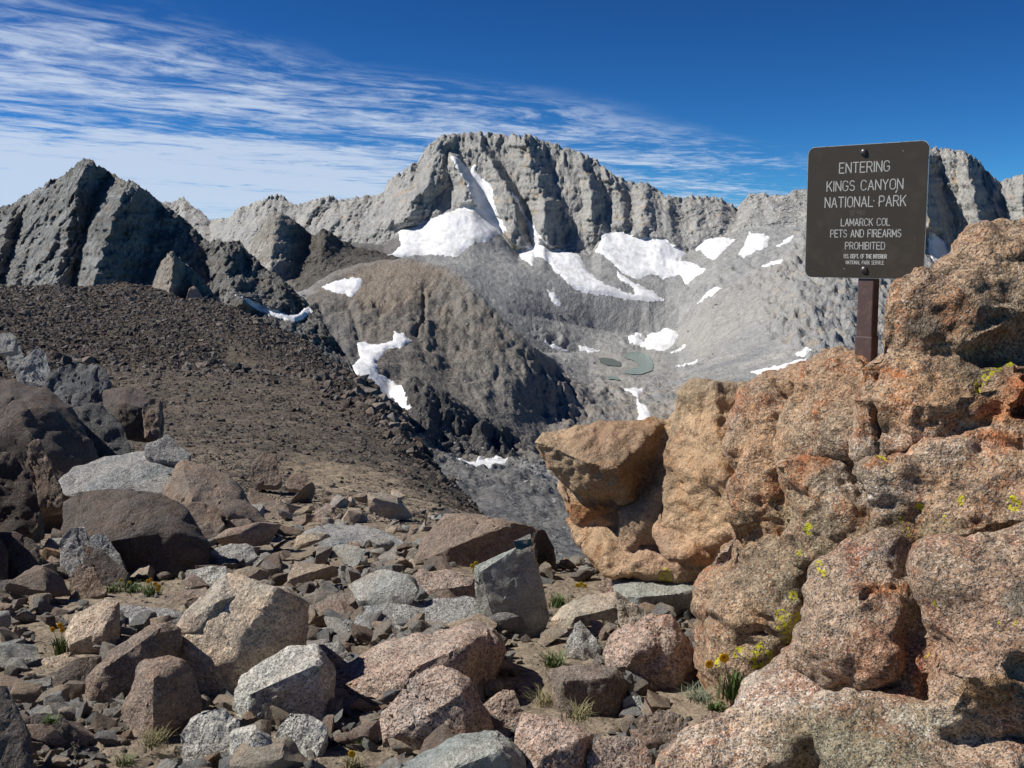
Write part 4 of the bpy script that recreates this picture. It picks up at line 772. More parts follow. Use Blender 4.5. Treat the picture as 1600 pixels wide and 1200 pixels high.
# ------------------------------------------------------------------ outcrops: surfaces built from depth soundings
REL = {}
def tps(cp, qx, qy):
    P = np.array(cp, float); x, y, v = P.T; s = 200.0; n = len(P)
    def U(dx, dy):
        r2 = dx*dx+dy*dy+1e-9; return .5*r2*np.log(r2)
    A = np.zeros((n+3, n+3)); A[:n, :n] = U((x[:, None]-x)/s, (y[:, None]-y)/s)+np.eye(n)*.02
    A[:n, n] = 1; A[:n, n+1] = x/s; A[:n, n+2] = y/s; A[n:, :n] = A[:n, n:].T
    w = np.linalg.solve(A, np.r_[v, 0, 0, 0]); r = w[n]+w[n+1]*qx/s+w[n+2]*qy/s
    for i in range(n): r = r + w[i]*U((qx-x[i])/s, (qy-y[i])/s)
    return r
def relief(name, label, cat, mat, outline, cps, thick, roll=40, rollY=.5, step=2.9, cracks=(), lumps=(), amp=.035, tint=None, lich=(), seed=1, back=0.0):
    REL[seed] = (tint, lich); cps = [(a_, b_, c_+back) for a_, b_, c_ in cps]
    O = np.array(outline, float)
    if back: O = O.mean(0)+(O-O.mean(0))*np.array([.965, .965]); outline = [tuple(p) for p in O]
    x0, y0 = O.min(0)-8; x1, y1 = O.max(0)+8
    gx, gy = np.meshgrid(np.arange(x0, x1, step), np.arange(y1, y0, -step)); s = sdf(gx, gy, outline)
    s = s + 5*fbm(gx/26+seed, gy/26, seed, 3) + 2*fbm(gx/8+seed, gy/8, seed, 2)
    gsy, gsx = np.gradient(s, step); gsy = -gsy; n_ = np.hypot(gsx, gsy)+1e-6
    out = s < 0; gx = np.where(out, gx-np.clip(s, -8, 0)*gsx/n_, gx); gy = np.where(out, gy-np.clip(s, -8, 0)*gsy/n_, gy)
    sc = np.maximum(s, 0); D = tps(cps, gx, gy)
    t = np.clip(sc/roll, 0, 1); R = rollY*(1-np.sqrt(np.clip(1-(1-t)**2, 0, 1)))
    Yf = D+R
    for line, w, dp in cracks:
        L = np.array(line, float); d = np.full(gx.shape, 1e9)
        wx = gx+6*fbm(gx/20, gy/20, seed+.5, 3); wy = gy+6*fbm(gx/20+9, gy/20, seed+.5, 3)
        for (ax, ay), (bx, by) in zip(L[:-1], L[1:]):
            ex, ey = bx-ax, by-ay; tt = np.clip(((wx-ax)*ex+(wy-ay)*ey)/(ex*ex+ey*ey), 0, 1); d = np.minimum(d, np.hypot(wx-ax-tt*ex, wy-ay-tt*ey))
        Yf = Yf + .55*dp*np.clip(1-d/(w*.6), 0, 1)**1.2*np.clip(.55+1.6*fbm(gx/45, gy/45, seed+w, 3), 0, 1.2)
    for cx, cy, rx, ry, a in lumps:
        an = cx*.37; ux = (gx-cx)*math.cos(an)+(gy-cy)*math.sin(an); uy = -(gx-cx)*math.sin(an)+(gy-cy)*math.cos(an); r_ = (rx+ry)/2
        q = np.maximum(np.maximum(np.abs(ux)/r_, np.abs(uy)/r_), (np.abs(ux)+np.abs(uy))/r_/1.3) + .35*fbm(gx/22+cx, gy/22, seed, 3); Yf = Yf - .8*a*(1-sstep(q, .78, 1.05))*(1+.3*(gx-cx)/rx)
    a_, s_ = ray(gx, gy); X_, Z_ = a_*Yf, s_*Yf
    n1 = fbm(X_*3+seed, Yf*3, Z_*4, 5, .55, ridged=True); n2 = fbm(X_*1.3+seed, Yf*1.3, Z_*1.3, 4); n3 = fbm(X_*13, Yf*13, Z_*13, 4, .6)
    n4 = fbm(X_*6+seed, Yf*6, Z_*9, 4, .6, ridged=True)
    k = np.clip(sc/10, .15, 1)
    cA = crease(X_*1.5+seed, Yf*1.5, Z_*1.7); cB = crease(X_*4+seed, Yf*4, Z_*4.6, 2); cC = crease(X_*14+seed, Yf*14, Z_*15, 2)
    cE = crease(X_*2.3+seed*2, Yf*2.3, Z_*1.2)
    Yf = Yf - k*amp*(5.0*cA + 2.6*cE + 2.7*cB + .85*cC + .7*n2 + .35*n3 + .5*(n4-.4))
    Yb = D+R+ (thick*(np.clip(sc/(roll*1.5), 0, 1))**.5)
    V1 = np.stack([a_*Yf, Yf, s_*Yf], -1).reshape(-1, 3)
    Vb = np.stack([a_*Yb, Yb, s_*Yb-0.12*thick*np.clip(sc/roll, 0, 1)], -1).reshape(-1, 3)
    FG = gridfaces(*gx.shape); ok = (s.ravel()[FG] > -step*1.15).all(1) & ((s.ravel()[FG] > 0).any(1))
    f1 = FG[ok]; n = gx.size; f2 = f1[:, ::-1]+n
    # walls along the rim
    e = np.concatenate([f1[:, [0, 1]], f1[:, [1, 2]], f1[:, [2, 3]], f1[:, [3, 0]]]); key = e[:, 0].astype(np.int64)*n+e[:, 1]; rkey = e[:, 1].astype(np.int64)*n+e[:, 0]
    be = e[~np.isin(key, rkey)]; f3 = np.stack([be[:, 1], be[:, 0], be[:, 0]+n, be[:, 1]+n], 1)
    Fa = np.concatenate([f1, f2, f3]); VV = np.concatenate([V1, Vb]); u, inv = np.unique(Fa, return_inverse=True)
    lm = np.zeros(gx.shape)
    for cx, cy, r_ in lich: lm = np.maximum(lm, 1.25-np.hypot(gx-cx, (gy-cy)*.8)/r_)
    lm = np.clip(lm, 0, 1); tc_ = np.ones(gx.shape+(3,))
    if tint is not None: tc_ = tint(gx, gy, n2, n1)
    org = np.array([VV[u][:, 0].mean(), VV[u][:, 1].min(), VV[u][:, 2].min()])
    o = mesh_from(name, VV[u]-org, inv.reshape(-1, 4), mat, cols={'lichen': np.r_[lm.ravel(), lm.ravel()][u], 'tint': np.r_[tc_.reshape(-1, 3), tc_.reshape(-1, 3)][u]}, sharp=38)
    o.location = tuple(org); return tag(o, label, cat)
M_out = granite('orange_granite', (0.42,0.27,0.155), (0.36,0.235,0.15), speck=.95, stain=(.40,.15,.055), stain_amt=.6, lichen=1, crust=.4, grain=190, light=(.55,.46,.36), patch=4)
M_och = granite('ochre_granite', (0.46,0.315,0.19), (0.40,0.265,0.165), speck=.45, stain=(.40,.19,.07), stain_amt=.35, lichen=1, crust=.12, grain=150, patch=3, light=(.6,.5,.36))
M_pnk = granite('coarse_pink_granite', (0.44,0.30,0.20), (0.38,0.265,0.175), speck=1.0, stain=(.33,.13,.065), stain_amt=.6, lichen=1, crust=.4, grain=215, light=(.58,.50,.42), patch=5)
def spots(gx, gy, L):
    c = np.ones(gx.shape+(3,))
    for cx, cy, rx, ry, col in L:
        w = np.clip(1.3-np.hypot((gx-cx)/rx, (gy-cy)/ry)+.5*fbm(gx/14, gy/14, cx, 4), 0, 1)[..., None]; w = np.clip(w*1.6, 0, 1); c = c*(1-w)+np.array(col)*w
    return c
relief('rock_outcrop','ochre overhanging boulder jutting left from the big outcrop','boulder',M_och,
  [(838,690),(850,678),(880,682),(900,672),(960,660),(1040,656),(1062,612),(1085,592),(1110,598),(1165,600),(1210,640),(1200,930),(1100,905),(1050,882),(960,893),(935,862),(905,815),(885,790),(865,740),(845,712)],
  [(840,690,6.3),(880,690,6.1),(870,740,6.1),(950,700,5.8),(1030,680,5.75),(930,745,5.4),(975,745,5.5),(890,765,5.9),(905,805,6.15),(945,812,6.1),(985,805,5.8),(1010,760,5.6),(1050,750,5.55),(1040,830,5.45),(960,870,5.7),(1100,700,5.1),(1110,620,5.4),(1100,800,5.1),(1180,650,4.9),(1180,800,4.7),(1100,880,5.0),(1180,900,4.6)],
  1.6, roll=26, rollY=.35, cracks=[([(1105,755),(1120,800)],7,.08),([(1030,670),(1022,760)],6,.08),([(985,745),(978,785)],5,.07),([(930,862),(1000,850),(1080,870)],6,.08)],
  lumps=[(860,695,26,20,.08)], amp=.03, seed=3, back=.30,
  tint=lambda x, y, a, b: spots(x, y, [(1005,720,40,80,(.72,.66,.62)),(960,700,60,30,(.85,.8,.78)),(940,700,30,90,(.9,.85,.85)),(1060,860,90,30,(1.0,.95,.98)),(920,800,40,18,(.8,.6,.45)),(1110,780,14,34,(.35,.34,.33)),(1110,760,70,110,(1.08,1.05,1.0))]), lich=[(1040,900,12)])
relief('rock_outcrop','great orange brown granite outcrop below the sign','rock outcrop',M_out,
  [(1148,650),(1162,604),(1200,580),(1262,572),(1285,556),(1345,550),(1372,562),(1398,540),(1410,480),(1415,450),(1450,427),(1500,402),(1560,360),(1600,346),(1760,290),(1960,260),(1960,1050),(1500,1050),(1300,1000),(1162,1092),(1135,1085),(1108,1010),(1095,955),(1115,900),(1152,850),(1156,760)],
  [(1155,650,4.35),(1170,760,4.2),(1160,900,4.0),(1130,1000,3.85),(1170,1070,3.6),(1220,600,4.2),(1300,572,3.75),(1355,575,3.5),(1230,700,4.0),(1240,850,3.7),(1250,980,3.4),(1330,680,3.5),(1330,800,3.45),(1340,900,3.35),(1420,560,3.35),(1440,450,3.35),(1450,700,3.15),(1450,850,3.0),(1520,420,3.25),(1560,560,3.1),(1560,700,2.95),(1580,850,2.8),(1640,400,3.1),(1700,600,2.8),(1750,900,2.5),(1900,600,2.5)],
  1.6, roll=30, rollY=.22,
  cracks=[([(1236,615),(1226,660),(1234,722)],11,.22),([(1365,580),(1364,650),(1372,690),(1390,728)],6,.14),([(1420,505),(1450,512),(1475,480)],9,.14),([(1160,985),(1210,998),(1250,1018)],4,.06),([(1530,585),(1522,612)],7,.10),([(1300,790),(1345,782),(1385,752)],6,.08)],
  lumps=[(1450,465,44,36,.18),(1310,560,30,14,.08),(1130,915,30,50,.12),(1560,590,70,36,.15),(1580,720,80,80,.15)], amp=.03, seed=5, back=.25,
  tint=lambda x, y, a, b: spots(x, y, [(1190,700,40,60,(1.1,1.02,.95)),(1300,610,60,30,(.95,.9,.85)),(1420,600,40,60,(1.1,1.05,1.0)),(1500,500,70,30,(.8,.72,.66)),(1330,720,50,30,(.75,.72,.7)),(1165,860,30,60,(.8,.82,.8)),(1270,740,26,30,(1.1,.62,.38)),(1540,690,70,20,(1.05,.68,.5)),(1225,790,42,40,(1.2,.62,.36)),(1340,770,90,30,(1.3,1.45,1.65)),(1450,700,120,18,(1.25,1.38,1.5)),(1300,880,60,40,(.82,.9,.88)),(1560,480,70,40,(.8,.84,.85)),(1620,600,60,30,(1.05,.62,.42)),(1430,690,90,22,(1.2,1.25,1.35)),(1250,850,70,110,(.86,.92,.9)),(1430,870,130,60,(.80,.86,.82)),(1440,510,34,18,(.42,.46,.5)),(1500,600,60,40,(.85,.8,.72)),(1580,640,60,20,(1.1,.75,.55)),(1190,990,50,40,(.95,.98,.92)),(1135,640,30,40,(1.1,1.1,1.15)),(1550,565,60,14,(.55,.55,.55))]),
  lich=[(1238,985,26),(1250,965,18),(1225,960,12),(1190,1025,20),(1160,1018,10),(1410,835,9),(1385,830,6),(1432,795,9),(1400,815,7),(1585,785,14),(1545,575,12),(1530,590,10),(1560,565,10),(1575,555,8),(1384,725,6),(1475,810,7),(1290,905,7),(1240,930,10),(1252,860,6),(1270,825,10),(1500,780,8),(1130,1030,10)])
relief('rock_outcrop','whitish rounded boulder end on top of the outcrop at the right edge','boulder',M_pnk,
  [(1570,410),(1585,396),(1620,385),(1700,380),(1720,440),(1640,430),(1590,423)],[(1570,410,3.55),(1620,400,3.45),(1700,400,3.3),(1640,425,3.35)],.4,roll=14,rollY=.12,amp=.02,seed=9,
  tint=lambda x, y, a, b: np.ones(x.shape+(3,))*np.array((1.1,1.35,1.5)))
relief('rock_outcrop','coarse pink granite boulder filling the bottom right corner','boulder',M_pnk,
  [(1035,1200),(1065,1165),(1120,1125),(1180,1085),(1235,1035),(1262,990),(1275,935),(1298,905),(1325,875),(1360,862),(1400,866),(1445,885),(1480,865),(1540,852),(1600,848),(1960,840),(1960,1420),(980,1420),(1010,1250)],
  [(1040,1200,2.95),(1100,1150,2.9),(1180,1100,2.9),(1250,1020,2.9),(1290,920,2.95),(1370,875,2.9),(1440,890,2.85),(1520,865,2.8),(1600,860,2.65),(1350,960,2.72),(1340,1060,2.55),(1250,1120,2.6),(1200,1200,2.65),(1100,1300,2.6),(1440,1000,2.6),(1540,960,2.45),(1460,1080,2.45),(1550,1100,2.35),(1600,1180,2.2),(1400,1180,2.42),(1700,900,2.4),(1700,1100,2.2),(1900,1000,2.0),(1300,1350,2.3),(1700,1350,2.0)],
  1.3, roll=40, rollY=.35,
  cracks=[([(1464,930),(1470,1000),(1464,1050)],7,.08),([(1312,1072),(1334,1090)],10,.18),([(1350,938),(1395,920)],7,.08),([(1500,1170),(1560,1160),(1640,1150)],6,.07)],
  lumps=[(1385,1000,78,78,.07),(1545,960,90,90,.09)], amp=.028, seed=7,
  tint=lambda x, y, a, b: spots(x, y, [(1230,1090,120,34,(1.35,1.5,1.65)),(1130,1160,80,30,(1.4,1.5,1.6)),(1400,1030,70,60,(.95,.78,.7)),(1560,980,90,80,(.92,.84,.82)),(1330,1170,130,60,(.72,.82,.78)),(1550,1080,60,26,(.85,.72,.55)),(1390,870,40,12,(.9,1.0,1.15)),(1590,940,30,24,(.55,.62,.66)),(1380,925,36,10,(1.0,.7,.5)),(1430,1130,60,24,(1.0,1.15,1.2))]),
  lich=[(1462,944,5),(1583,972,6),(1556,973,4),(1442,1026,4),(1296,905,8)])

hero('orange sided block standing on the dark crest right of the pale tor','boulder','pink',[(290,472),(296,452),(303,447),(312,457),(320,474)],Y=149,thick=2.5,res=16)

# joint-bounded blocks, welded together and weathered into one outcrop
core = {o.get('label', ''): o for o in COL.objects if o.name.startswith('rock_outcrop')}
def parent_core(prefix):
    for k_, o in core.items():
        if k_.startswith(prefix): return o
def block_bm(bm0, out, Y, inner=None, thick=.45, lean=.2, grow=1.17, seed=0, res=0, amp=0):
    NH[0] += 1; O = np.array(out, float); c = O[:, :2].mean(0); O[:, :2] = c+(O[:, :2]-c)*grow
    r = random.Random(NH[0]*13+seed); x0, y0 = O[:, :2].min(0); x1, y1 = O[:, :2].max(0); h = y1-y0; hm = h/F*Y
    pts = []
    for q in O:
        up = (y1-q[1])/h
        pts.append(at(q[0], q[1], Y+lean*thick*up+.16*thick+r.uniform(-.05, .12)*thick))
        b_ = at(c[0]+(q[0]-c[0])*.92, c[1]+(q[1]-c[1])*.92, Y+thick*1.2); b_[2] -= .06*hm*up; pts.append(b_)
    if inner is None: inner = [(c[0]+r.uniform(-.28, .28)*(x1-x0), c[1]+r.uniform(-.28, .28)*h, r.uniform(-.16, .0)) for _ in range(4)]
    for x, y, dd in inner: pts.append(at(x, y, Y+lean*thick*(y1-y)/h+dd*thick))
    bm = bmesh.new()
    for p in pts: bm.verts.new(p)
    q = bmesh.ops.convex_hull(bm, input=bm.verts[:]); bmesh.ops.delete(bm, geom=[g for g in set(q['geom_interior'])|set(q['geom_unused']) if isinstance(g, bmesh.types.BMVert)], context='VERTS')
    bmesh.ops.recalc_face_normals(bm, faces=bm.faces[:]); me = bpy.data.meshes.new('b'); bm.to_mesh(me); bm.free(); bm0.from_mesh(me); bpy.data.meshes.remove(me)
def weld(old, mat, rel, blocks, vox=.0125, smooth=5, amp=1.0, use_core=True, cracks=()):
    bm0 = bmesh.new()
    if use_core: old.data.transform(Matrix.Translation(old.location)); bm0.from_mesh(old.data)
    for out, Y, kw in blocks: block_bm(bm0, out, Y, **kw)
    me = bpy.data.meshes.new('w'); bm0.to_mesh(me); bm0.free(); t = bpy.data.objects.new('w', me); COL.objects.link(t)
    md = t.modifiers.new('r', 'REMESH'); md.mode = 'VOXEL'; md.voxel_size = vox
    ms = t.modifiers.new('s', 'SMOOTH'); ms.factor = .5; ms.iterations = smooth
    m2 = bpy.data.meshes.new_from_object(t.evaluated_get(bpy.context.evaluated_depsgraph_get())); bpy.data.objects.remove(t)
    n = len(m2.vertices); co = np.empty(n*3, np.float32); m2.vertices.foreach_get('co', co); no = np.empty(n*3, np.float32); m2.vertices.foreach_get('normal', no); co = co.reshape(-1, 3); no = no.reshape(-1, 3)
    x, y, z = co.T
    dd = .046*crease(x*2.6+rel, y*2.6, z*3, 2)+.026*crease(x*7+rel, y*7, z*8, 2)+.012*crease(x*20, y*20, z*22, 2)+.020*fbm(x*3+rel, y*3, z*3, 4)+.009*fbm(x*22, y*22, z*22, 3)
    dd += .010*(fbm(x*5+rel, y*5, z*12, 4, .55, ridged=True)-.3)
    bx, by = proj(x, y, z)
    for line, w, dp in cracks:
        L = np.array(line, float); dc = np.full(n, 1e9); wx = bx+9*fbm(bx/30, by/30, rel+.5, 3); wy = by+9*fbm(bx/30+9, by/30, rel+.5, 3)
        for (ax, ay), (ex_, ey_) in zip(L[:-1], L[1:]):
            ex, ey = ex_-ax, ey_-ay; tt = np.clip(((wx-ax)*ex+(wy-ay)*ey)/(ex*ex+ey*ey), 0, 1); dc = np.minimum(dc, np.hypot(wx-ax-tt*ex, wy-ay-tt*ey))
        dd -= dp*np.clip(1-dc/w, 0, 1)*np.clip(.6+1.5*fbm(bx/40, by/40, w, 2), 0, 1.2)
    co = co+no*(dd*amp)[:, None]
    me = m2; me.vertices.foreach_set('co', co.ravel()); tint, lich = REL[rel]; lm = np.zeros(n)
    for cx, cy, r_ in lich: lm = np.maximum(lm, 1.25-np.hypot(bx-cx, (by-cy)*.8)/r_)
    tc_ = np.ones((n, 4), np.float32); tc_[:, :3] = tint(bx, by, None, None)
    A1 = me.attributes.new('lichen', 'FLOAT', 'POINT'); A1.data.foreach_set('value', np.clip(lm, 0, 1).astype(np.float32))
    A2 = me.attributes.new('tint', 'FLOAT_COLOR', 'POINT'); A2.data.foreach_set('color', tc_.ravel())
    org = Vector((float(co[:, 0].mean()), float(co[:, 1].min()), float(co[:, 2].min()))); me.transform(Matrix.Translation(-org)); me.materials.clear(); me.materials.append(mat)
    me.polygons.foreach_set('use_smooth', np.ones(len(me.polygons), bool)); me.update(); me.set_sharp_from_angle(angle=math.radians(42))
    old.data = me; old.location = org; print('WELD', n)
r1 = parent_core('ochre'); r2 = parent_core('great')
B1_ = [
  ([(838,692),(848,679),(880,682),(905,671),(960,660),(1036,656),(1034,720),(998,762),(980,778),(905,776),(874,752),(850,716)],5.45,dict(inner=[(900,720,-.1),(960,735,-.25),(1000,700,-.1),(870,700,0)],thick=.7,grow=1.06)),
  ([(878,755),(985,765),(992,812),(960,822),(905,815),(886,788)],5.62,dict(inner=[(930,790,0)],thick=.6,grow=1.14)),
  ([(1026,680),(1060,650),(1060,760),(1048,852),(975,860),(985,800),(992,760)],5.42,dict(inner=[(1040,760,-.1),(1010,820,0)],thick=.6,grow=1.14)),
  ([(1038,700),(1062,618),(1085,600),(1112,604),(1165,610),(1215,640),(1215,900),(1115,885),(1060,850),(1044,770)],5.0,dict(inner=[(1095,640,.1),(1130,740,-.3),(1085,800,0),(1160,840,-.35)],thick=.8,grow=1.06)),
  ([(905,817),(960,820),(1045,842),(1110,868),(1210,890),(1190,925),(1050,885),(962,893),(936,864)],5.15,dict(inner=[(1000,860,0),(1100,885,-.2)],thick=.6,lean=1.0)),
  ([(1040,830),(1060,822),(1110,828),(1150,850),(1140,885),(1090,885),(1050,865)],4.95,dict(thick=.4,lean=.6))]
weld(r1, M_och, 3, B1_, .0135, 2, .9, True, [([(1108,760),(1122,800)],6,.04),([(1000,850),(1060,862)],5,.03)])
B2_ = [
  ([(1150,662),(1165,622),(1200,600),(1242,603),(1240,640),(1230,722),(1198,748),(1156,742)],4.05,dict(inner=[(1190,630,0),(1215,690,-.15),(1180,710,0)],thick=.6,grow=1.07)),
  ([(1236,655),(1262,592),(1298,570),(1345,563),(1368,576),(1368,650),(1372,692),(1388,728),(1340,746),(1270,742),(1240,727)],3.60,dict(inner=[(1290,620,0),(1340,600,-.1),(1330,690,-.2),(1270,700,0)],thick=.55,grow=1.08)),
  ([(1368,580),(1400,548),(1470,545),(1600,530),(1760,500),(1760,640),(1600,645),(1500,690),(1396,730),(1374,690)],3.15,dict(inner=[(1420,600,.05),(1500,620,-.2),(1600,600,-.3),(1430,680,0)],thick=.5,res=56)),
  ([(1398,535),(1408,480),(1414,450),(1450,427),(1505,404),(1600,408),(1760,395),(1760,540),(1600,560),(1500,572),(1440,564)],3.22,dict(inner=[(1450,480,0),(1540,470,-.15),(1640,480,-.3),(1500,540,-.1)],thick=.42,res=56)),
  ([(1500,406),(1560,361),(1600,346),(1760,290),(1960,260),(1760,430),(1600,430),(1540,425)],3.25,dict(inner=[(1600,390,0),(1700,380,-.2)],thick=.6,lean=.6)),
  ([(1153,762),(1190,728),(1240,728),(1264,780),(1262,850),(1205,872),(1154,852)],3.85,dict(inner=[(1200,780,-.1),(1230,820,-.1)],thick=.5,grow=1.28)),
  ([(1242,742),(1340,742),(1396,736),(1404,800),(1404,872),(1330,884),(1262,872)],3.42,dict(inner=[(1300,790,-.1),(1360,830,-.2)],thick=.5,grow=1.25)),
  ([(1392,742),(1500,696),(1600,650),(1760,620),(1860,860),(1600,868),(1480,880),(1408,874)],2.98,dict(inner=[(1450,780,0),(1550,760,-.2),(1640,800,-.35),(1500,840,-.15)],thick=.45,res=56)),
  ([(1148,862),(1210,850),(1310,858),(1305,925),(1268,990),(1238,1042),(1185,1075),(1150,1085),(1128,1020),(1134,940)],3.45,dict(inner=[(1200,920,-.1),(1250,940,-.2),(1180,1010,0)],thick=.6,res=56,amp=0)),
  ([(1097,955),(1120,900),(1150,885),(1160,1000),(1158,1088),(1130,1080),(1106,1012)],3.75,dict(thick=.4))]
weld(r2, M_out, 5, B2_, .0112, 2, 1.1, True, [([(1365,580),(1366,650),(1372,690),(1390,728)],6,.06),([(1160,985),(1210,998),(1250,1018)],4,.03),([(1530,585),(1522,612)],6,.04)])
B3_ = [
  ([(1400,960),(1500,950),(1525,1100),(1400,1115)],2.62,dict(thick=.5)),
  ([(1470,1030),(1700,1010),(1700,1140),(1480,1150)],2.36,dict(thick=.45)),
  ([(1262,990),(1275,930),(1300,900),(1330,872),(1365,862),(1410,868),(1462,900),(1466,1060),(1440,1115),(1350,1115),(1300,1080),(1255,1030)],2.70,dict(inner=[(1330,930,-.05),(1400,960,-.15),(1380,1040,-.2),(1310,1020,0)],thick=.6,grow=1.13)),
  ([(1455,895),(1480,866),(1540,853),(1600,848),(1900,840),(1900,1080),(1600,1090),(1480,1105),(1462,1000)],2.42,dict(inner=[(1530,920,.05),(1600,960,-.2),(1540,1040,-.1),(1750,980,-.3)],thick=.6,grow=1.13)),
  ([(1035,1205),(1065,1165),(1120,1127),(1180,1087),(1250,1022),(1300,1080),(1350,1115),(1330,1300),(1000,1380)],2.55,dict(inner=[(1200,1130,.1),(1280,1150,-.1),(1150,1220,0)],thick=.6,grow=1.08,lean=.5)),
  ([(1310,1100),(1440,1096),(1480,1095),(1620,1070),(1900,1050),(1900,1400),(1280,1400),(1290,1200)],2.20,dict(inner=[(1400,1150,.1),(1560,1130,0),(1500,1250,-.2),(1360,1250,0)],thick=.6,grow=1.10,lean=.6))]
weld(parent_core('coarse'), M_pnk, 7, B3_, .0092, 2, .85, False, [([(1312,1072),(1336,1092)],9,.06),([(1350,938),(1395,920)],6,.03)])
# ------------------------------------------------------------------ sign
Yl, Yr = 3.96, 3.67
TL, BL, TR, BR = at(1258,231,Yl), at(1262,433,Yl), at(1448,219,Yr), at(1448,437,Yr)
ex = ((TR+BR)-(TL+BL)).normalized(); ez0 = ((TL+TR)-(BL+BR)).normalized(); en = ex.cross(ez0).normalized(); ez = en.cross(ex).normalized()
SCN = (TL+TR+BL+BR)/4; SW = (((TR+BR)-(TL+BL))/2).length; SH = (((TL+TR)-(BL+BR))/2).length
if en.y > 0: en = -en
def plate(px, py):
    d = at(px, py, 1.0); t = SCN.dot(en)/d.dot(en); p = d*t-SCN; return p.dot(ex), p.dot(ez)
sgn = bpy.data.objects.new('park_sign', None); COL.objects.link(sgn)
basep = SCN - ez*(SH/2) ; sgn.location = (basep.x, basep.y, basep.z-.55)
sgn['label'] = 'brown park boundary sign on a steel post behind the orange outcrop'; sgn['category'] = 'sign'
def sp(u, v, n): return SCN + ex*u + ez*v + en*n - Vector(sgn.location)
def add_mesh(name, verts, faces, mat, parent, smooth=False, bev=0):
    me = bpy.data.meshes.new(name); me.from_pydata([tuple(v) for v in verts], [], faces); me.update()
    bm = bmesh.new(); bm.from_mesh(me); bmesh.ops.recalc_face_normals(bm, faces=bm.faces[:]); bm.to_mesh(me); bm.free()
    if smooth:
        for p in me.polygons: p.use_smooth = True
    me.materials.append(mat); o = bpy.data.objects.new(name, me); COL.objects.link(o); o.parent = parent
    if bev:
        b = o.modifiers.new('b', 'BEVEL'); b.width = bev; b.segments = 2; b.limit_method = 'ANGLE'
    return o
def plain(name, c, rough=.5, metal=0.0, spec=.4, nscale=None, c2=None, bmp=0):
    m, t, b = new_mat(name, rough, spec); b.inputs['Base Color'].default_value = (*c, 1); b.inputs['Metallic'].default_value = metal
    if nscale:
        tcn = N(t, 'ShaderNodeTexCoord').outputs['Object']; n = NOISE(t, tcn, nscale, 6, .7)
        t.links.new(MIX(t, MAPR(t, n, .5, .72), c, c2), b.inputs['Base Color'])
        if bmp: bump(t, b, n, .4, bmp)
    return m
M_plate = plain('brown_sign_enamel', (0.038,0.029,0.020), .5, 0, .4, 9, (0.060,0.047,0.034), .002)
M_alu = plain('bare_sign_edge', (0.62,0.62,0.62), .4, .6, .5, 60, (.16,.14,.12))
M_let = plain('worn_routed_letters', (0.47,0.47,0.46), .7, 0, .2, 160, (.19,.18,.165))
M_letf = plain('faded_letters', (0.14,0.125,0.11), .8, 0, .2, 300, (.06,.05,.04))
M_bolt = plain('dull_steel_bolt', (0.11,0.105,0.11), .38, .7, .5)
M_post = plain('rusty_brown_post_steel', (0.10,0.066,0.064), .65, .1, .3, 40, (.16,.10,.085), .002)
def rr(w, h, r, n=8):
    P = []
    for cx, cy, a0 in ((w/2-r, h/2-r, 0), (-w/2+r, h/2-r, 90), (-w/2+r, -h/2+r, 180), (w/2-r, -h/2+r, 270)):
        for i in range(n+1):
            a = math.radians(a0+90*i/n); P.append((cx+r*math.cos(a), cy+r*math.sin(a)))
    return P
def slab(name, w, h, r, n0, n1, mat):
    P = rr(w, h, r); k = len(P); vs = [sp(u, v, n1) for u, v in P]+[sp(u, v, n0) for u, v in P]
    return add_mesh(name, vs, [list(range(k)), list(range(k, 2*k))[::-1]]+[[i, (i+1) % k, k+(i+1) % k, k+i] for i in range(k)], mat, sgn)
slab('sign_panel', SW, SH, .028, -.003, .0, M_alu)
slab('painted_face', SW-.0035, SH-.0035, .0265, 0.0, .0008, M_plate)
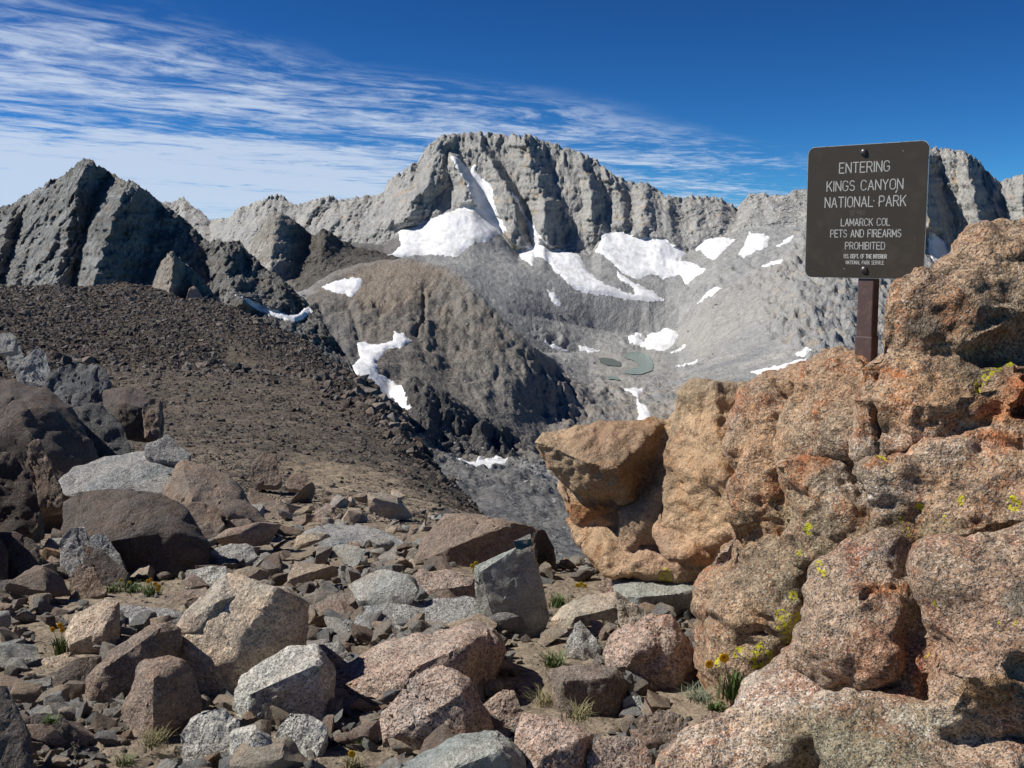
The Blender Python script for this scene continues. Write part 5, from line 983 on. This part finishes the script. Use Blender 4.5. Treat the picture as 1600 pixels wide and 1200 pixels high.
# single-stroke routed letters on a 4 x 6 grid
def arc(cx, cy, rx, ry, a0, a1, n=8): return [(cx+rx*math.cos(math.radians(a0+(a1-a0)*i/n)), cy+ry*math.sin(math.radians(a0+(a1-a0)*i/n))) for i in range(n+1)]
oval = arc(2, 4.2, 1.9, 1.8, 0, 180)+arc(2, 1.8, 1.9, 1.8, 180, 360)+[(3.9, 4.2)]
GL = {'E': (3.4, [[(3.4,6),(0,6),(0,0),(3.4,0)], [(0,3.1),(2.8,3.1)]]), 'N': (3.8, [[(0,0),(0,6),(3.8,0),(3.8,6)]]), 'T': (3.8, [[(0,6),(3.8,6)], [(1.9,6),(1.9,0)]]),
 'R': (3.7, [[(0,0),(0,6),(2.1,6)]+arc(2.1,4.5,1.5,1.5,90,-90)+[(0,3)], [(2,3),(3.7,0)]]), 'I': (.3, [[(.15,0),(.15,6)]]),
 'G': (3.9, [arc(2,4.2,1.9,1.8,25,180)+arc(2,1.8,1.9,1.8,180,360)[0:]+[(3.9,2.8),(2.4,2.8)]]), 'K': (3.7, [[(0,0),(0,6)], [(3.5,6),(0,2.2)], [(1.3,3.6),(3.7,0)]]),
 'S': (3.5, [arc(1.75,4.5,1.6,1.5,30,250)+arc(1.75,1.55,1.7,1.55,80,-150)]), 'C': (3.9, [arc(2,4.2,1.9,1.8,25,180)+arc(2,1.8,1.9,1.8,180,335)]),
 'A': (3.9, [[(0,0),(1.95,6),(3.9,0)], [(.65,2),(3.25,2)]]), 'Y': (3.7, [[(0,6),(1.85,3),(3.7,6)], [(1.85,3),(1.85,0)]]), 'O': (3.9, [oval]), 'L': (3.2, [[(0,6),(0,0),(3.2,0)]]),
 'P': (3.6, [[(0,0),(0,6),(2.1,6)]+arc(2.1,4.4,1.5,1.6,90,-90)+[(0,2.8)]]), 'M': (4.4, [[(0,0),(0,6),(2.2,1.4),(4.4,6),(4.4,0)]]), 'D': (3.7, [[(0,0),(0,6),(1.7,6)]+arc(1.7,4,2,2,90,0)+arc(1.7,2,2,2,0,-90)+[(0,0)]]),
 'F': (3.3, [[(3.3,6),(0,6),(0,0)], [(0,3.1),(2.7,3.1)]]), 'H': (3.8, [[(0,0),(0,6)], [(3.8,0),(3.8,6)], [(0,3.1),(3.8,3.1)]]), 'B': (3.6, [[(0,0),(0,6),(2,6)]+arc(2,4.55,1.4,1.45,90,-90)+[(0,3.1)], [(2,3.1)]+arc(2,1.55,1.6,1.55,90,-90)+[(0,0)]]),
 'U': (3.8, [[(0,6)]+arc(1.9,1.9,1.9,1.9,180,360)+[(3.8,6)]]), 'V': (3.8, [[(0,6),(1.9,0),(3.8,6)]]), '.': (.4, [[(.2,0),(.2,.5)]]), '-': (1.6, [[(0,2.2),(1.6,2.2)]]),
 '1': (1.4, [[(0,4.8),(1.2,6),(1.2,0)]]), '2': (3.4, [arc(1.7,4.4,1.6,1.6,160,-30)+[(0,0),(3.4,0)]]), '9': (3.4, [arc(1.7,4.4,1.6,1.6,0,360)+[(3.2,2)]]), '8': (3.4, [arc(1.7,4.5,1.4,1.5,-90,270), arc(1.7,1.5,1.7,1.5,90,450)]), '0': (3.4, [arc(1.7,3,1.6,3,0,360,12)]), ' ': (2.0, [])}
def lettering(text, x0, x1, yt, yb, mat, stroke=.11, n=.0012):
    xm = (x0+x1)/2; u0, _ = plate(x0, (yt+yb)/2); u1, _ = plate(x1, (yt+yb)/2); _, vt = plate(xm, yt); _, vb = plate(xm, yb)
    tot = sum(GL[ch][0] for ch in text)+1.35*(len(text)-1); sx = (u1-u0)/tot; sy = (vt-vb)/6; h = (vt-vb)*stroke/2
    x = 0.0
    for ch in text:
        vs = []; fs = []; w, strokes = GL[ch]
        for st in strokes:
            P = [(u0+(x+a)*sx, vb+b*sy) for a, b in st]
            for (ax, ay), (bx, by) in zip(P[:-1], P[1:]):
                dx, dy = bx-ax, by-ay; L = math.hypot(dx, dy)
                if L < 1e-7: continue
                dx, dy = dx/L, dy/L; nx, ny = -dy*h, dx*h; ax_, ay_, bx_, by_ = ax-dx*h*.7, ay-dy*h*.7, bx+dx*h*.7, by+dy*h*.7
                k = len(vs); vs += [sp(ax_+nx, ay_+ny, n), sp(ax_-nx, ay_-ny, n), sp(bx_-nx, by_-ny, n), sp(bx_+nx, by_+ny, n)]; fs.append((k, k+1, k+2, k+3)); n += 1.5e-7
        x += w+1.35
        if vs:
            me = bpy.data.meshes.new('letter'); me.from_pydata([tuple(v) for v in vs], [], fs); me.materials.append(mat)
            o = bpy.data.objects.new('letter', me); COL.objects.link(o); o.parent = sgn
for tx, a, b_, c_, d_, mt, sk in (('ENTERING',1312,1390,253,269,M_let,.10),('KINGS CANYON',1292.5,1411,281.5,297,M_let,.10),('NATIONAL PARK',1289.5,1415.5,307,322.8,M_let,.10),('12 980',1328.5,1352,329,336,M_letf,.12),
   ('LAMARCK COL',1314.5,1390.5,341.5,352.5,M_let,.115),('PETS AND FIREARMS',1298,1408,359,370.3,M_let,.115),('PROHIBITED',1321,1382.5,378.5,389.3,M_let,.115),('U.S. DEPT. OF THE INTERIOR',1319,1385.5,397.5,403.4,M_let,.2),('NATIONAL PARK SERVICE',1322,1381,407.3,413,M_let,.13)):
    lettering(tx, a, b_, c_, d_, mt, sk)
def scratch(pts, w, mat):
    vs = []
    for x, y in pts: u, v = plate(x, y); vs.append(sp(u, v, .0013))
    return add_mesh('scratch', vs, [list(range(len(vs)))], mat, sgn)
scratch([(1399,300),(1402,296),(1402.6,297),(1400,302)], 0, M_let); scratch([(1364,312),(1367,314),(1366,315)], 0, M_let); scratch([(1371,317),(1374,316),(1374,317.3)], 0, M_let)
scratch([(1318,419),(1320,419.5),(1319,421)], 0, M_let); scratch([(1411,234),(1412,236),(1411,237)], 0, M_let)
for x_, y_, l_, w_ in [(1275,262,9,.5),(1283,300,5,.6),(1302,340,4,.5),(1425,262,7,.5),(1433,318,4,.7),(1429,372,6,.5),(1290,405,6,.5),(1410,408,5,.6),(1273,372,3,.8),(1389,236,4,.6),(1322,239,3,.5),(1440,420,4,.7),(1268,424,4,.8),(1265,239,3,.9),(1442,228,3,.9)]:
    a_ = random.uniform(-1.3, 1.3); dx_, dy_ = math.cos(a_)*l_/2, math.sin(a_)*l_/2
    scratch([(x_-dx_, y_-dy_), (x_+w_*.5, y_-w_*.4), (x_+dx_, y_+dy_), (x_-w_*.4, y_+w_*.4)], 0, M_letf)
for bx, by in ((1350, 238), (1350.4, 421.5)):
    u0, v0 = plate(bx, by); vs = []; fs = []; r = .0135; S_, R_ = 18, 6
    for i in range(R_+1):
        a = math.pi/2*i/R_
        for j in range(S_): vs.append(sp(u0+r*math.cos(a)*math.cos(2*math.pi*j/S_), v0+r*math.cos(a)*math.sin(2*math.pi*j/S_), .001+r*.75*math.sin(a)))
    for i in range(R_):
        for j in range(S_): fs.append((i*S_+j, i*S_+(j+1) % S_, (i+1)*S_+(j+1) % S_, (i+1)*S_+j))
    add_mesh('bolt', vs, fs, M_bolt, sgn, True)
um, _ = plate(1352, 437)
def tube(name, w, v0, v1, n0, mat, bev=.004, du=0):
    vs = [sp(um+du+a*w/2, v, n0-w*b_) for v in (v0, v1) for a, b_ in ((-1, 0), (1, 0), (1, 1), (-1, 1))]
    return add_mesh(name, vs, [(0,1,2,3),(7,6,5,4),(0,4,5,1),(1,5,6,2),(2,6,7,3),(3,7,4,0)], mat, sgn, False, bev)
_, vj = plate(1352, 526)
tube('post', .060, vj-.03, SH/2-.02, -.005, M_post); tube('post_sleeve', .066, vj-.55, vj, -.002, M_post)
PLANTS = [(1146,1060,30),(95,1000,30),(238,920,26),(208,918,24),(176,918,22),(550,1188,24),(741,888,18),(908,915,18),(866,1028,34),(872,940,26),(852,1085,30),(905,1105,26),(1092,1085,30),(238,1150,20),(196,1190,20)]
def clear_of_plants(x, y, s=0):
    ok = np.ones(np.shape(x), bool)
    for a_, b_, r_ in PLANTS: ok &= ~((np.abs(x-a_) < r_*1.1+s*.5) & (y > b_-r_*.6) & (y < b_+r_*1.5+s*.4))
    return ok
# ------------------------------------------------------------------ loose stones
def proto_mesh(seed, res, flat=1.0):
    r = np.random.default_rng(seed); P = r.normal(size=(11, 3)); P /= np.linalg.norm(P, axis=1)[:, None]; P *= r.uniform(.7, 1, (11, 1))
    P *= np.array([r.uniform(.8, 1.15), r.uniform(.6, 1.0), r.uniform(.4, .75)*flat])*.5
    if res:
        co, no, f = remesh_pts([tuple(p) for p in P], 1/res); co = roughen(co, no, 1.0, seed, .8)
        me_o = mesh_from('stone_shape', co, f, M_scatF, sharp=28); me = me_o.data; bpy.data.objects.remove(me_o); return me
    bm = bmesh.new()
    for p in P: bm.verts.new(p)
    q = bmesh.ops.convex_hull(bm, input=bm.verts[:]); bmesh.ops.delete(bm, geom=[g for g in set(q['geom_interior'])|set(q['geom_unused']) if isinstance(g, bmesh.types.BMVert)], context='VERTS')
    me = bpy.data.meshes.new('stone_shape'); bm.to_mesh(me); bm.free(); return me
HI = [proto_mesh(100+i, 15) for i in range(12)]; MIDP = [proto_mesh(200+i, 8) for i in range(8)]; LOP = [proto_mesh(300+i, 0) for i in range(8)]
def stones(name, pts, size, label, protos, mat, tilt=.5, squash=1.0):
    src = bpy.data.collections.new(name+'_shapes')
    for m in protos:
        m2 = m.copy(); m2.materials.clear(); m2.materials.append(mat); src.objects.link(bpy.data.objects.new('stone_shape', m2))
    n = len(pts); me = bpy.data.meshes.new(name); me.vertices.add(n); me.vertices.foreach_set('co', np.asarray(pts, np.float32).ravel())
    a = me.attributes.new('size', 'FLOAT', 'POINT'); a.data.foreach_set('value', np.asarray(size, np.float32))
    a = me.attributes.new('spin', 'FLOAT_VECTOR', 'POINT'); rot = np.stack([rng.normal(0, tilt, n), rng.normal(0, tilt, n), rng.uniform(0, 6.28, n)], 1); a.data.foreach_set('vector', rot.astype(np.float32).ravel())
    o = bpy.data.objects.new(name, me); COL.objects.link(o); me.materials.append(mat)
    ng = bpy.data.node_groups.new(name, 'GeometryNodeTree'); ng.interface.new_socket('Geometry', in_out='INPUT', socket_type='NodeSocketGeometry'); ng.interface.new_socket('Geometry', in_out='OUTPUT', socket_type='NodeSocketGeometry')
    gi = ng.nodes.new('NodeGroupInput'); go = ng.nodes.new('NodeGroupOutput'); ip = ng.nodes.new('GeometryNodeInstanceOnPoints'); ci = ng.nodes.new('GeometryNodeCollectionInfo')
    ci.inputs['Collection'].default_value = src; ci.inputs['Separate Children'].default_value = True; ci.inputs['Reset Children'].default_value = True
    s = ng.nodes.new('GeometryNodeInputNamedAttribute'); s.data_type = 'FLOAT'; s.inputs['Name'].default_value = 'size'
    v = ng.nodes.new('GeometryNodeInputNamedAttribute'); v.data_type = 'FLOAT_VECTOR'; v.inputs['Name'].default_value = 'spin'
    ng.links.new(gi.outputs[0], ip.inputs['Points']); ng.links.new(ci.outputs[0], ip.inputs['Instance']); ip.inputs['Pick Instance'].default_value = True
    ng.links.new(v.outputs['Attribute'], ip.inputs['Rotation']); ng.links.new(s.outputs['Attribute'], ip.inputs['Scale']); ng.links.new(ip.outputs[0], go.inputs[0])
    md = o.modifiers.new('scatter', 'NODES'); md.node_group = ng
    return tag(o, label, kind='stuff')
def sample(w, n):
    w = w.ravel(); w = w/w.sum(); return rng.choice(len(w), n, p=w)
def jitter(idx, Xg, Yg, Zg):
    C_ = Xg.shape[1]; i, j = np.divmod(idx, C_); i = np.clip(i, 0, Xg.shape[0]-2); j = np.clip(j, 0, C_-2); u, v = rng.uniform(size=(2, len(idx)))
    out = []
    for A_ in (Xg, Yg, Zg): out.append((A_[i, j]*(1-u)+A_[i, j+1]*u)*(1-v)+(A_[i+1, j]*(1-u)+A_[i+1, j+1]*u)*v)
    return np.stack(out, 1)
inf_ = (gpx > -80) & (gpx < 1300) & gVis
clump = sstep(fbm(gX/2.2, gY/2.2, 12, 4), -.25, .35)
# hillside
w = inf_*(gY > 12)*(gB < 11.1)*(0.35+1.4*rough+.8*clump)*(1-.82*sand)
idx = sample(w, 85000); P_ = jitter(idx, gX, gY, gZ2); pxs = 3.0*(1-rng.uniform(size=len(idx)))**(-1/2.2); pxs = np.clip(pxs, 3, 26)*(0.75+.9*rough.ravel()[idx])
pxs = np.where(P_[:, 1] > 75, np.clip(pxs*.82, 2.5, 10+15*rng.uniform(size=len(idx))**4), pxs); sz = np.clip(pxs/F*P_[:, 1], .05, 2.6); P_[:, 2] -= sz*.04
stones('hillside_stones', P_, sz, 'thousands of dark brown stones strewn over the left hillside', MIDP, M_scatN, .8)
# foreground gravel
w = inf_*(gY < 13)*(gY > 2.4)*(.25+clump)
idx = sample(w, 9000); P_ = jitter(idx, gX, gY, gZ2); pxs = np.clip(2.6*(1-rng.uniform(size=len(idx)))**(-1/1.9), 2.5, 20)
sz = pxs/F*P_[:, 1]; P_[:, 2] += sz*.02
stones('gravel', P_, sz, 'small stones and gravel between the foreground rocks', MIDP, M_scatF, .4)
w = inf_*(gY < 16)*(gY > 2.6)*(.5+clump)*(gpx < 1160)
idx = sample(w, 3300); P_ = jitter(idx, gX, gY, gZ2); pxs = np.clip(21*(1-rng.uniform(size=len(idx)))**(-1/1.8), 18, 72)*np.where(gpy.ravel()[idx] < 880, .62, 1)
sz = pxs/F*P_[:, 1]; P_[:, 2] += sz*.12
ok_ = clear_of_plants(gpx.ravel()[idx], gpy.ravel()[idx], pxs); P_ = P_[ok_]; sz = sz[ok_]
stones('rubble', P_, sz, 'angular rubble lying between the foreground boulders', HI, M_scatF, .45)
# far slopes
A_ = GA; w = A_['vis']*(A_['px'] > 250)*(A_['px'] < 1640)*(A_['snow'] < -2)*(A_['above'] < .2)*(A_['B'] < K['foot']-.3)
boul = .25+1.5*sstep(fbm(A_['X']/60, A_['Y']/60, 3, 4), -.1, .4)*sstep(A_['B'], K['mor']+.4, K['mor']-.6) + (A_['B'] < K['snowg'])*4.0
idx = sample(w*boul, 52000); P_ = jitter(idx, A_['X'], A_['Y'], A_['Z']); pxs = np.clip(1.5*(1-rng.uniform(size=len(idx)))**(-1/2.6), 1.4, 9)
pxs = np.where(P_[:, 1] < 700, pxs*1.6, pxs)
sz = pxs/F*P_[:, 1]
stones('far_boulders', P_, sz, 'pale boulders strewn over the valley floor and moraine', LOP, M_scatFar, .4)
# individual loose stones: the ones that show largest
KIND = {'pink': ('pinkish', 'pink'), 'tan': ('tan', 'tan'), 'grey': ('grey', 'grey'), 'brown': ('brown', 'brown'), 'white': ('whitish', 'white')}
MH = {}
for k_, (nm_, mk) in KIND.items():
    for i, m in enumerate(HI):
        m2 = m.copy(); m2.materials.clear(); m2.materials.append(ST[mk]); MH[(k_, i)] = m2
def zone(px, py):
    if py < 800: return 'on the edge of the sandy slope at the upper left'
    if px < 260: return 'among the shaded boulders on the left side'
    if py < 880: return 'in the far rubble behind the cream block' if px < 640 else 'beside the large slanted boulder'
    if px < 640: return 'in the rubble around the cream block' if py < 1080 else 'near the bottom edge below the long pale block'
    return 'between the upright slab and the reddish boulder' if py < 1060 else 'in the gravel at the bottom right of centre'
placed = []; tries = 0
while len(placed) < 290 and tries < 12000:
    tries += 1
    px_ = rng.uniform(-10, 1130)
    py_ = rng.choice([rng.uniform(785, 900), rng.uniform(860, 1000), rng.uniform(950, 1215)], p=[.40, .35, .25])
    if py_ < 850 and px_ > 640: continue
    if px_ > 840 and py_ < 930: continue
    s_px = float(np.clip(46*(1-rng.uniform())**(-1/1.6), 46, 140))*(0.75 if py_ < 880 else 1.1)
    if any(abs(px_-a) < (s_px+c_)*.31 and abs(py_-b_) < (s_px+c_)*.16 for a, b_, c_ in placed): continue
    if not clear_of_plants(px_, py_, s_px): continue
    placed.append((px_, py_, s_px))
ks = list(KIND)
cuts = [',']+[' '+w for w in 'beside near behind left right in cut lying under with at wedged leaning sloping joined half resting sunk standing forming between reaching from above below next on supporting pointing filling leaning'.split()]
full = [h[0] for h in HERO]
def shorten(lb):
    pos = sorted({lb.find(k) for k in cuts if lb.find(k) > 0})
    for p in pos:
        s = lb[:p]
        if sum(f.startswith(s) for f in full) == 1: return s
    return lb
SH_ = [shorten(f) for f in full]; used = {}; made = []
for n_, (px_, py_, s_px) in enumerate(placed):
    Y_ = hit(px_, py_); s = s_px/F*Y_; k_ = ks[int(rng.choice(5, p=[.20, .26, .22, .18, .14]))]
    o = bpy.data.objects.new('stone', MH[(k_, int(rng.integers(12)))]); COL.objects.link(o)
    p = at(px_, py_, Y_); o.location = (p.x, p.y, p.z+s*.2); o.scale = (s*rng.uniform(.9, 1.4), s*rng.uniform(.9, 1.3), s*rng.uniform(.7, 1.25))
    o.rotation_euler = (rng.normal(0, .35), rng.normal(0, .35), rng.uniform(0, 6.28))
    best = sorted(range(len(HERO)), key=lambda i: math.hypot(HERO[i][1]-px_, 1.3*(HERO[i][2]-py_)))
    size = 'small' if s_px < 52 else ('medium' if s_px < 85 else 'large')
    for i in best[:10]:
        dx, dy = px_-HERO[i][1], py_-HERO[i][2]
        rel = ('just right of' if dx > 0 else 'just left of') if abs(dx) > abs(dy) else ('in front of' if dy > 0 else 'behind')
        lab = f'{size} {KIND[k_][0]} stone {rel} the {SH_[i]}'
        if len(lab.split()) <= 16 and lab not in used: break
    used[lab] = 1; tag(o, lab, 'stone', 'loose stones among the foreground boulders')
# ------------------------------------------------------------------ alpine plants
M_leaf = plain('alpine_leaf', (0.075,0.115,0.03), .6, 0, .3, 30, (.13,.14,.05)); M_dry = plain('dry_grass', (0.27,0.24,0.13), .8, 0, .1, 30, (.16,.17,.08)); M_grey = plain('woolly_leaf', (.20,.22,.15), .8, 0, .1, 30, (.14,.17,.10))
M_pet = plain('yellow_petal', (0.80,0.44,0.02), .6, 0, .2); M_pet2 = plain('pale_yellow_petal', (0.72,0.58,0.06), .6, 0, .2); M_cen = plain('flower_centre', (0.5,0.2,0.01), .8, 0, .1)
def blades(n, h, spread, w, seed):
    r = np.random.default_rng(seed); vs = []; fs = []
    for _ in range(n):
        a = r.uniform(0, 6.28); b0 = np.array([r.normal(0, spread*.25), r.normal(0, spread*.25), -.006]); L = h*r.uniform(.55, 1.1); out = spread*r.uniform(.2, 1.0)
        d = np.array([math.cos(a), math.sin(a), 0]); sd = np.array([-d[1], d[0], 0])*w/2
        for i, t in enumerate((0, .35, .7, 1.0)):
            c0 = b0+d*out*t**1.6+np.array([0, 0, L*(t-.25*t*t*t)]); ww = (1-t**2)*1.0+.08; vs += [c0-sd*ww, c0+sd*ww]
            if i: k = len(vs); fs.append((k-4, k-3, k-1, k-2))
    return vs, fs
def plant(px, py, hpx, label, leafmat, n=60, flowers=(), fmat=None, width=.004, spread=.7, cat='plant', Y=None, nm='flower_plant'):
    Y_ = hit(px, py) if Y is None else Y; h = hpx/F*Y_; p = at(px, py, Y_)
    root = bpy.data.objects.new(nm, None); COL.objects.link(root); root.location = p; root['label'] = label; root['category'] = cat
    vs, fs = blades(n, h, h*spread, width, int(px+py)); me = bpy.data.meshes.new('leaves'); me.from_pydata([tuple(v) for v in vs], [], fs); me.materials.append(leafmat)
    o = bpy.data.objects.new('leaves', me); COL.objects.link(o); o.parent = root; o['kind'] = 'stuff'
    for fx, fy, fr in flowers:
        q = at(fx, fy, Y_-.02)-p; R_ = fr/F*Y_; vs = []; fs = []
        for j in range(11):                                     # petals
            a = 6.283*j/11; d = np.array([math.cos(a), -.25, math.sin(a)]); t_ = np.array([-math.sin(a), 0, math.cos(a)])*R_*.26
            b0 = np.array(q)+d*R_*.2; b1 = np.array(q)+d*R_*.75+np.array([0,-.15*R_,0]); b2 = np.array(q)+d*R_
            k = len(vs); vs += [b0-t_*.5, b0+t_*.5, b1+t_, b2, b1-t_]; fs.append((k, k+1, k+2, k+3, k+4))
        fl = add_mesh('flower', vs, fs, fmat or M_pet, root)
        vs = [np.array(q)+np.array([math.cos(a)*math.sin(b_)*R_*.38, -math.cos(b_)*R_*.35, math.sin(a)*math.sin(b_)*R_*.38]) for b_ in (.01, .8, 1.57) for a in np.arange(8)*.785]
        fs = [(i*8+j, i*8+(j+1) % 8, (i+1)*8+(j+1) % 8, (i+1)*8+j) for i in range(2) for j in range(8)]
        c_ = add_mesh('flower_centre', vs, fs, M_cen, fl, True)
        q0 = np.array([q[0]*.3, q[1]*.3, 0]); qq = np.array(q); wv = np.array([.0012, 0, 0])
        add_mesh('stem', [q0-wv, q0+wv, (q0+qq)/2+wv+[.003,0,0], (q0+qq)/2-wv+[.003,0,0], qq+wv, qq-wv], [(0,1,2,3),(3,2,4,5)], leafmat, root)
    return root
plant(1146,1090,58,'orange flowered plant growing at the foot of the outcrop',M_leaf,70,[(1108,1037,8),(1131,1027,9)],M_pet,.007,.45,Y=3.45)
plant(95,1022,42,'tall leafy plant with two yellow blooms on the left sand',M_leaf,60,[(83,983,5),(95,977,6),(98,984,5)],M_pet,.006,.5)
plant(238,932,30,'yellow flower clump under the big reddish boulder, rightmost',M_leaf,80,[(232,908,4),(243,912,4),(249,916,4),(236,905,3),(247,921,4)],M_pet,.006,.9)
plant(208,925,22,'low leafy clump under the reddish boulder, left of the yellow flowers',M_leaf,70,[(204,910,3)],M_pet2,.006,1.1)
plant(176,925,22,'leafy plant between dark rocks at the left end of the flowers',M_leaf,60,[(190,906,3)],M_pet2,.006,1.0)
plant(550,1200,34,'grass tuft with one orange flower at the bottom edge',M_dry,70,[(550,1177,7)],M_pet,.004,.8)
plant(741,895,18,'small yellow flowered plant in front of the slanted boulder',M_dry,40,[(738,884,4),(744,880,4),(742,888,4)],M_pet2,.006,.5,Y=6.2)
plant(908,922,14,'pale yellow cushion plant on the gravel behind the ledge rock',M_dry,50,[(902,914,4),(908,912,4),(914,915,4)],M_pet2,.006,.9,Y=6.4)
plant(866,1042,36,'green grass tuft between the pyramid stone and the pink boulder',M_leaf,130,width=.004,spread=.9,cat='grass tuft',nm='grass_tuft')
plant(872,948,30,'dark green grass tuft right of the upright slab',M_leaf,110,width=.005,spread=.8,cat='grass tuft',nm='grass_tuft')
plant(852,1100,34,'dry straw coloured tuft above the pale pink block',M_dry,120,width=.0025,spread=1.1,cat='grass tuft',nm='grass_tuft')
plant(905,1122,34,'dry tuft hanging at the left of the brown boulder',M_dry,110,width=.0025,spread=1.1,cat='grass tuft',nm='grass_tuft',Y=3.4)
plant(1092,1092,26,'grey woolly plant left of the orange flowers',M_grey,150,width=.003,spread=1.5,nm='woolly_plant',Y=3.55)
plant(1118,1108,20,'green leafy rosette below the orange flowers',M_leaf,60,width=.008,spread=1.2,nm='leafy_plant')
plant(238,1165,36,'dry tuft growing on the broad brown rock',M_dry,110,width=.0025,spread=1.0,cat='grass tuft',nm='grass_tuft',Y=3.2)
plant(196,1195,26,'small dark tuft at the bottom left sand',M_leaf,70,width=.003,spread=1.0,cat='grass tuft',nm='grass_tuft')
plant(78,1128,16,'bright green tuft on the dark rock in the bottom left',M_leaf,70,width=.004,spread=1.2,cat='grass tuft',nm='grass_tuft',Y=3.2)
plant(568,1165,16,'small green sprout under the biggest pink boulder',M_leaf,40,width=.006,spread=1.0,nm='leafy_plant',Y=3.3)
plant(425,892,10,'tiny green cushion on gravel behind the cream block',M_leaf,60,width=.006,spread=1.3,nm='leafy_plant')
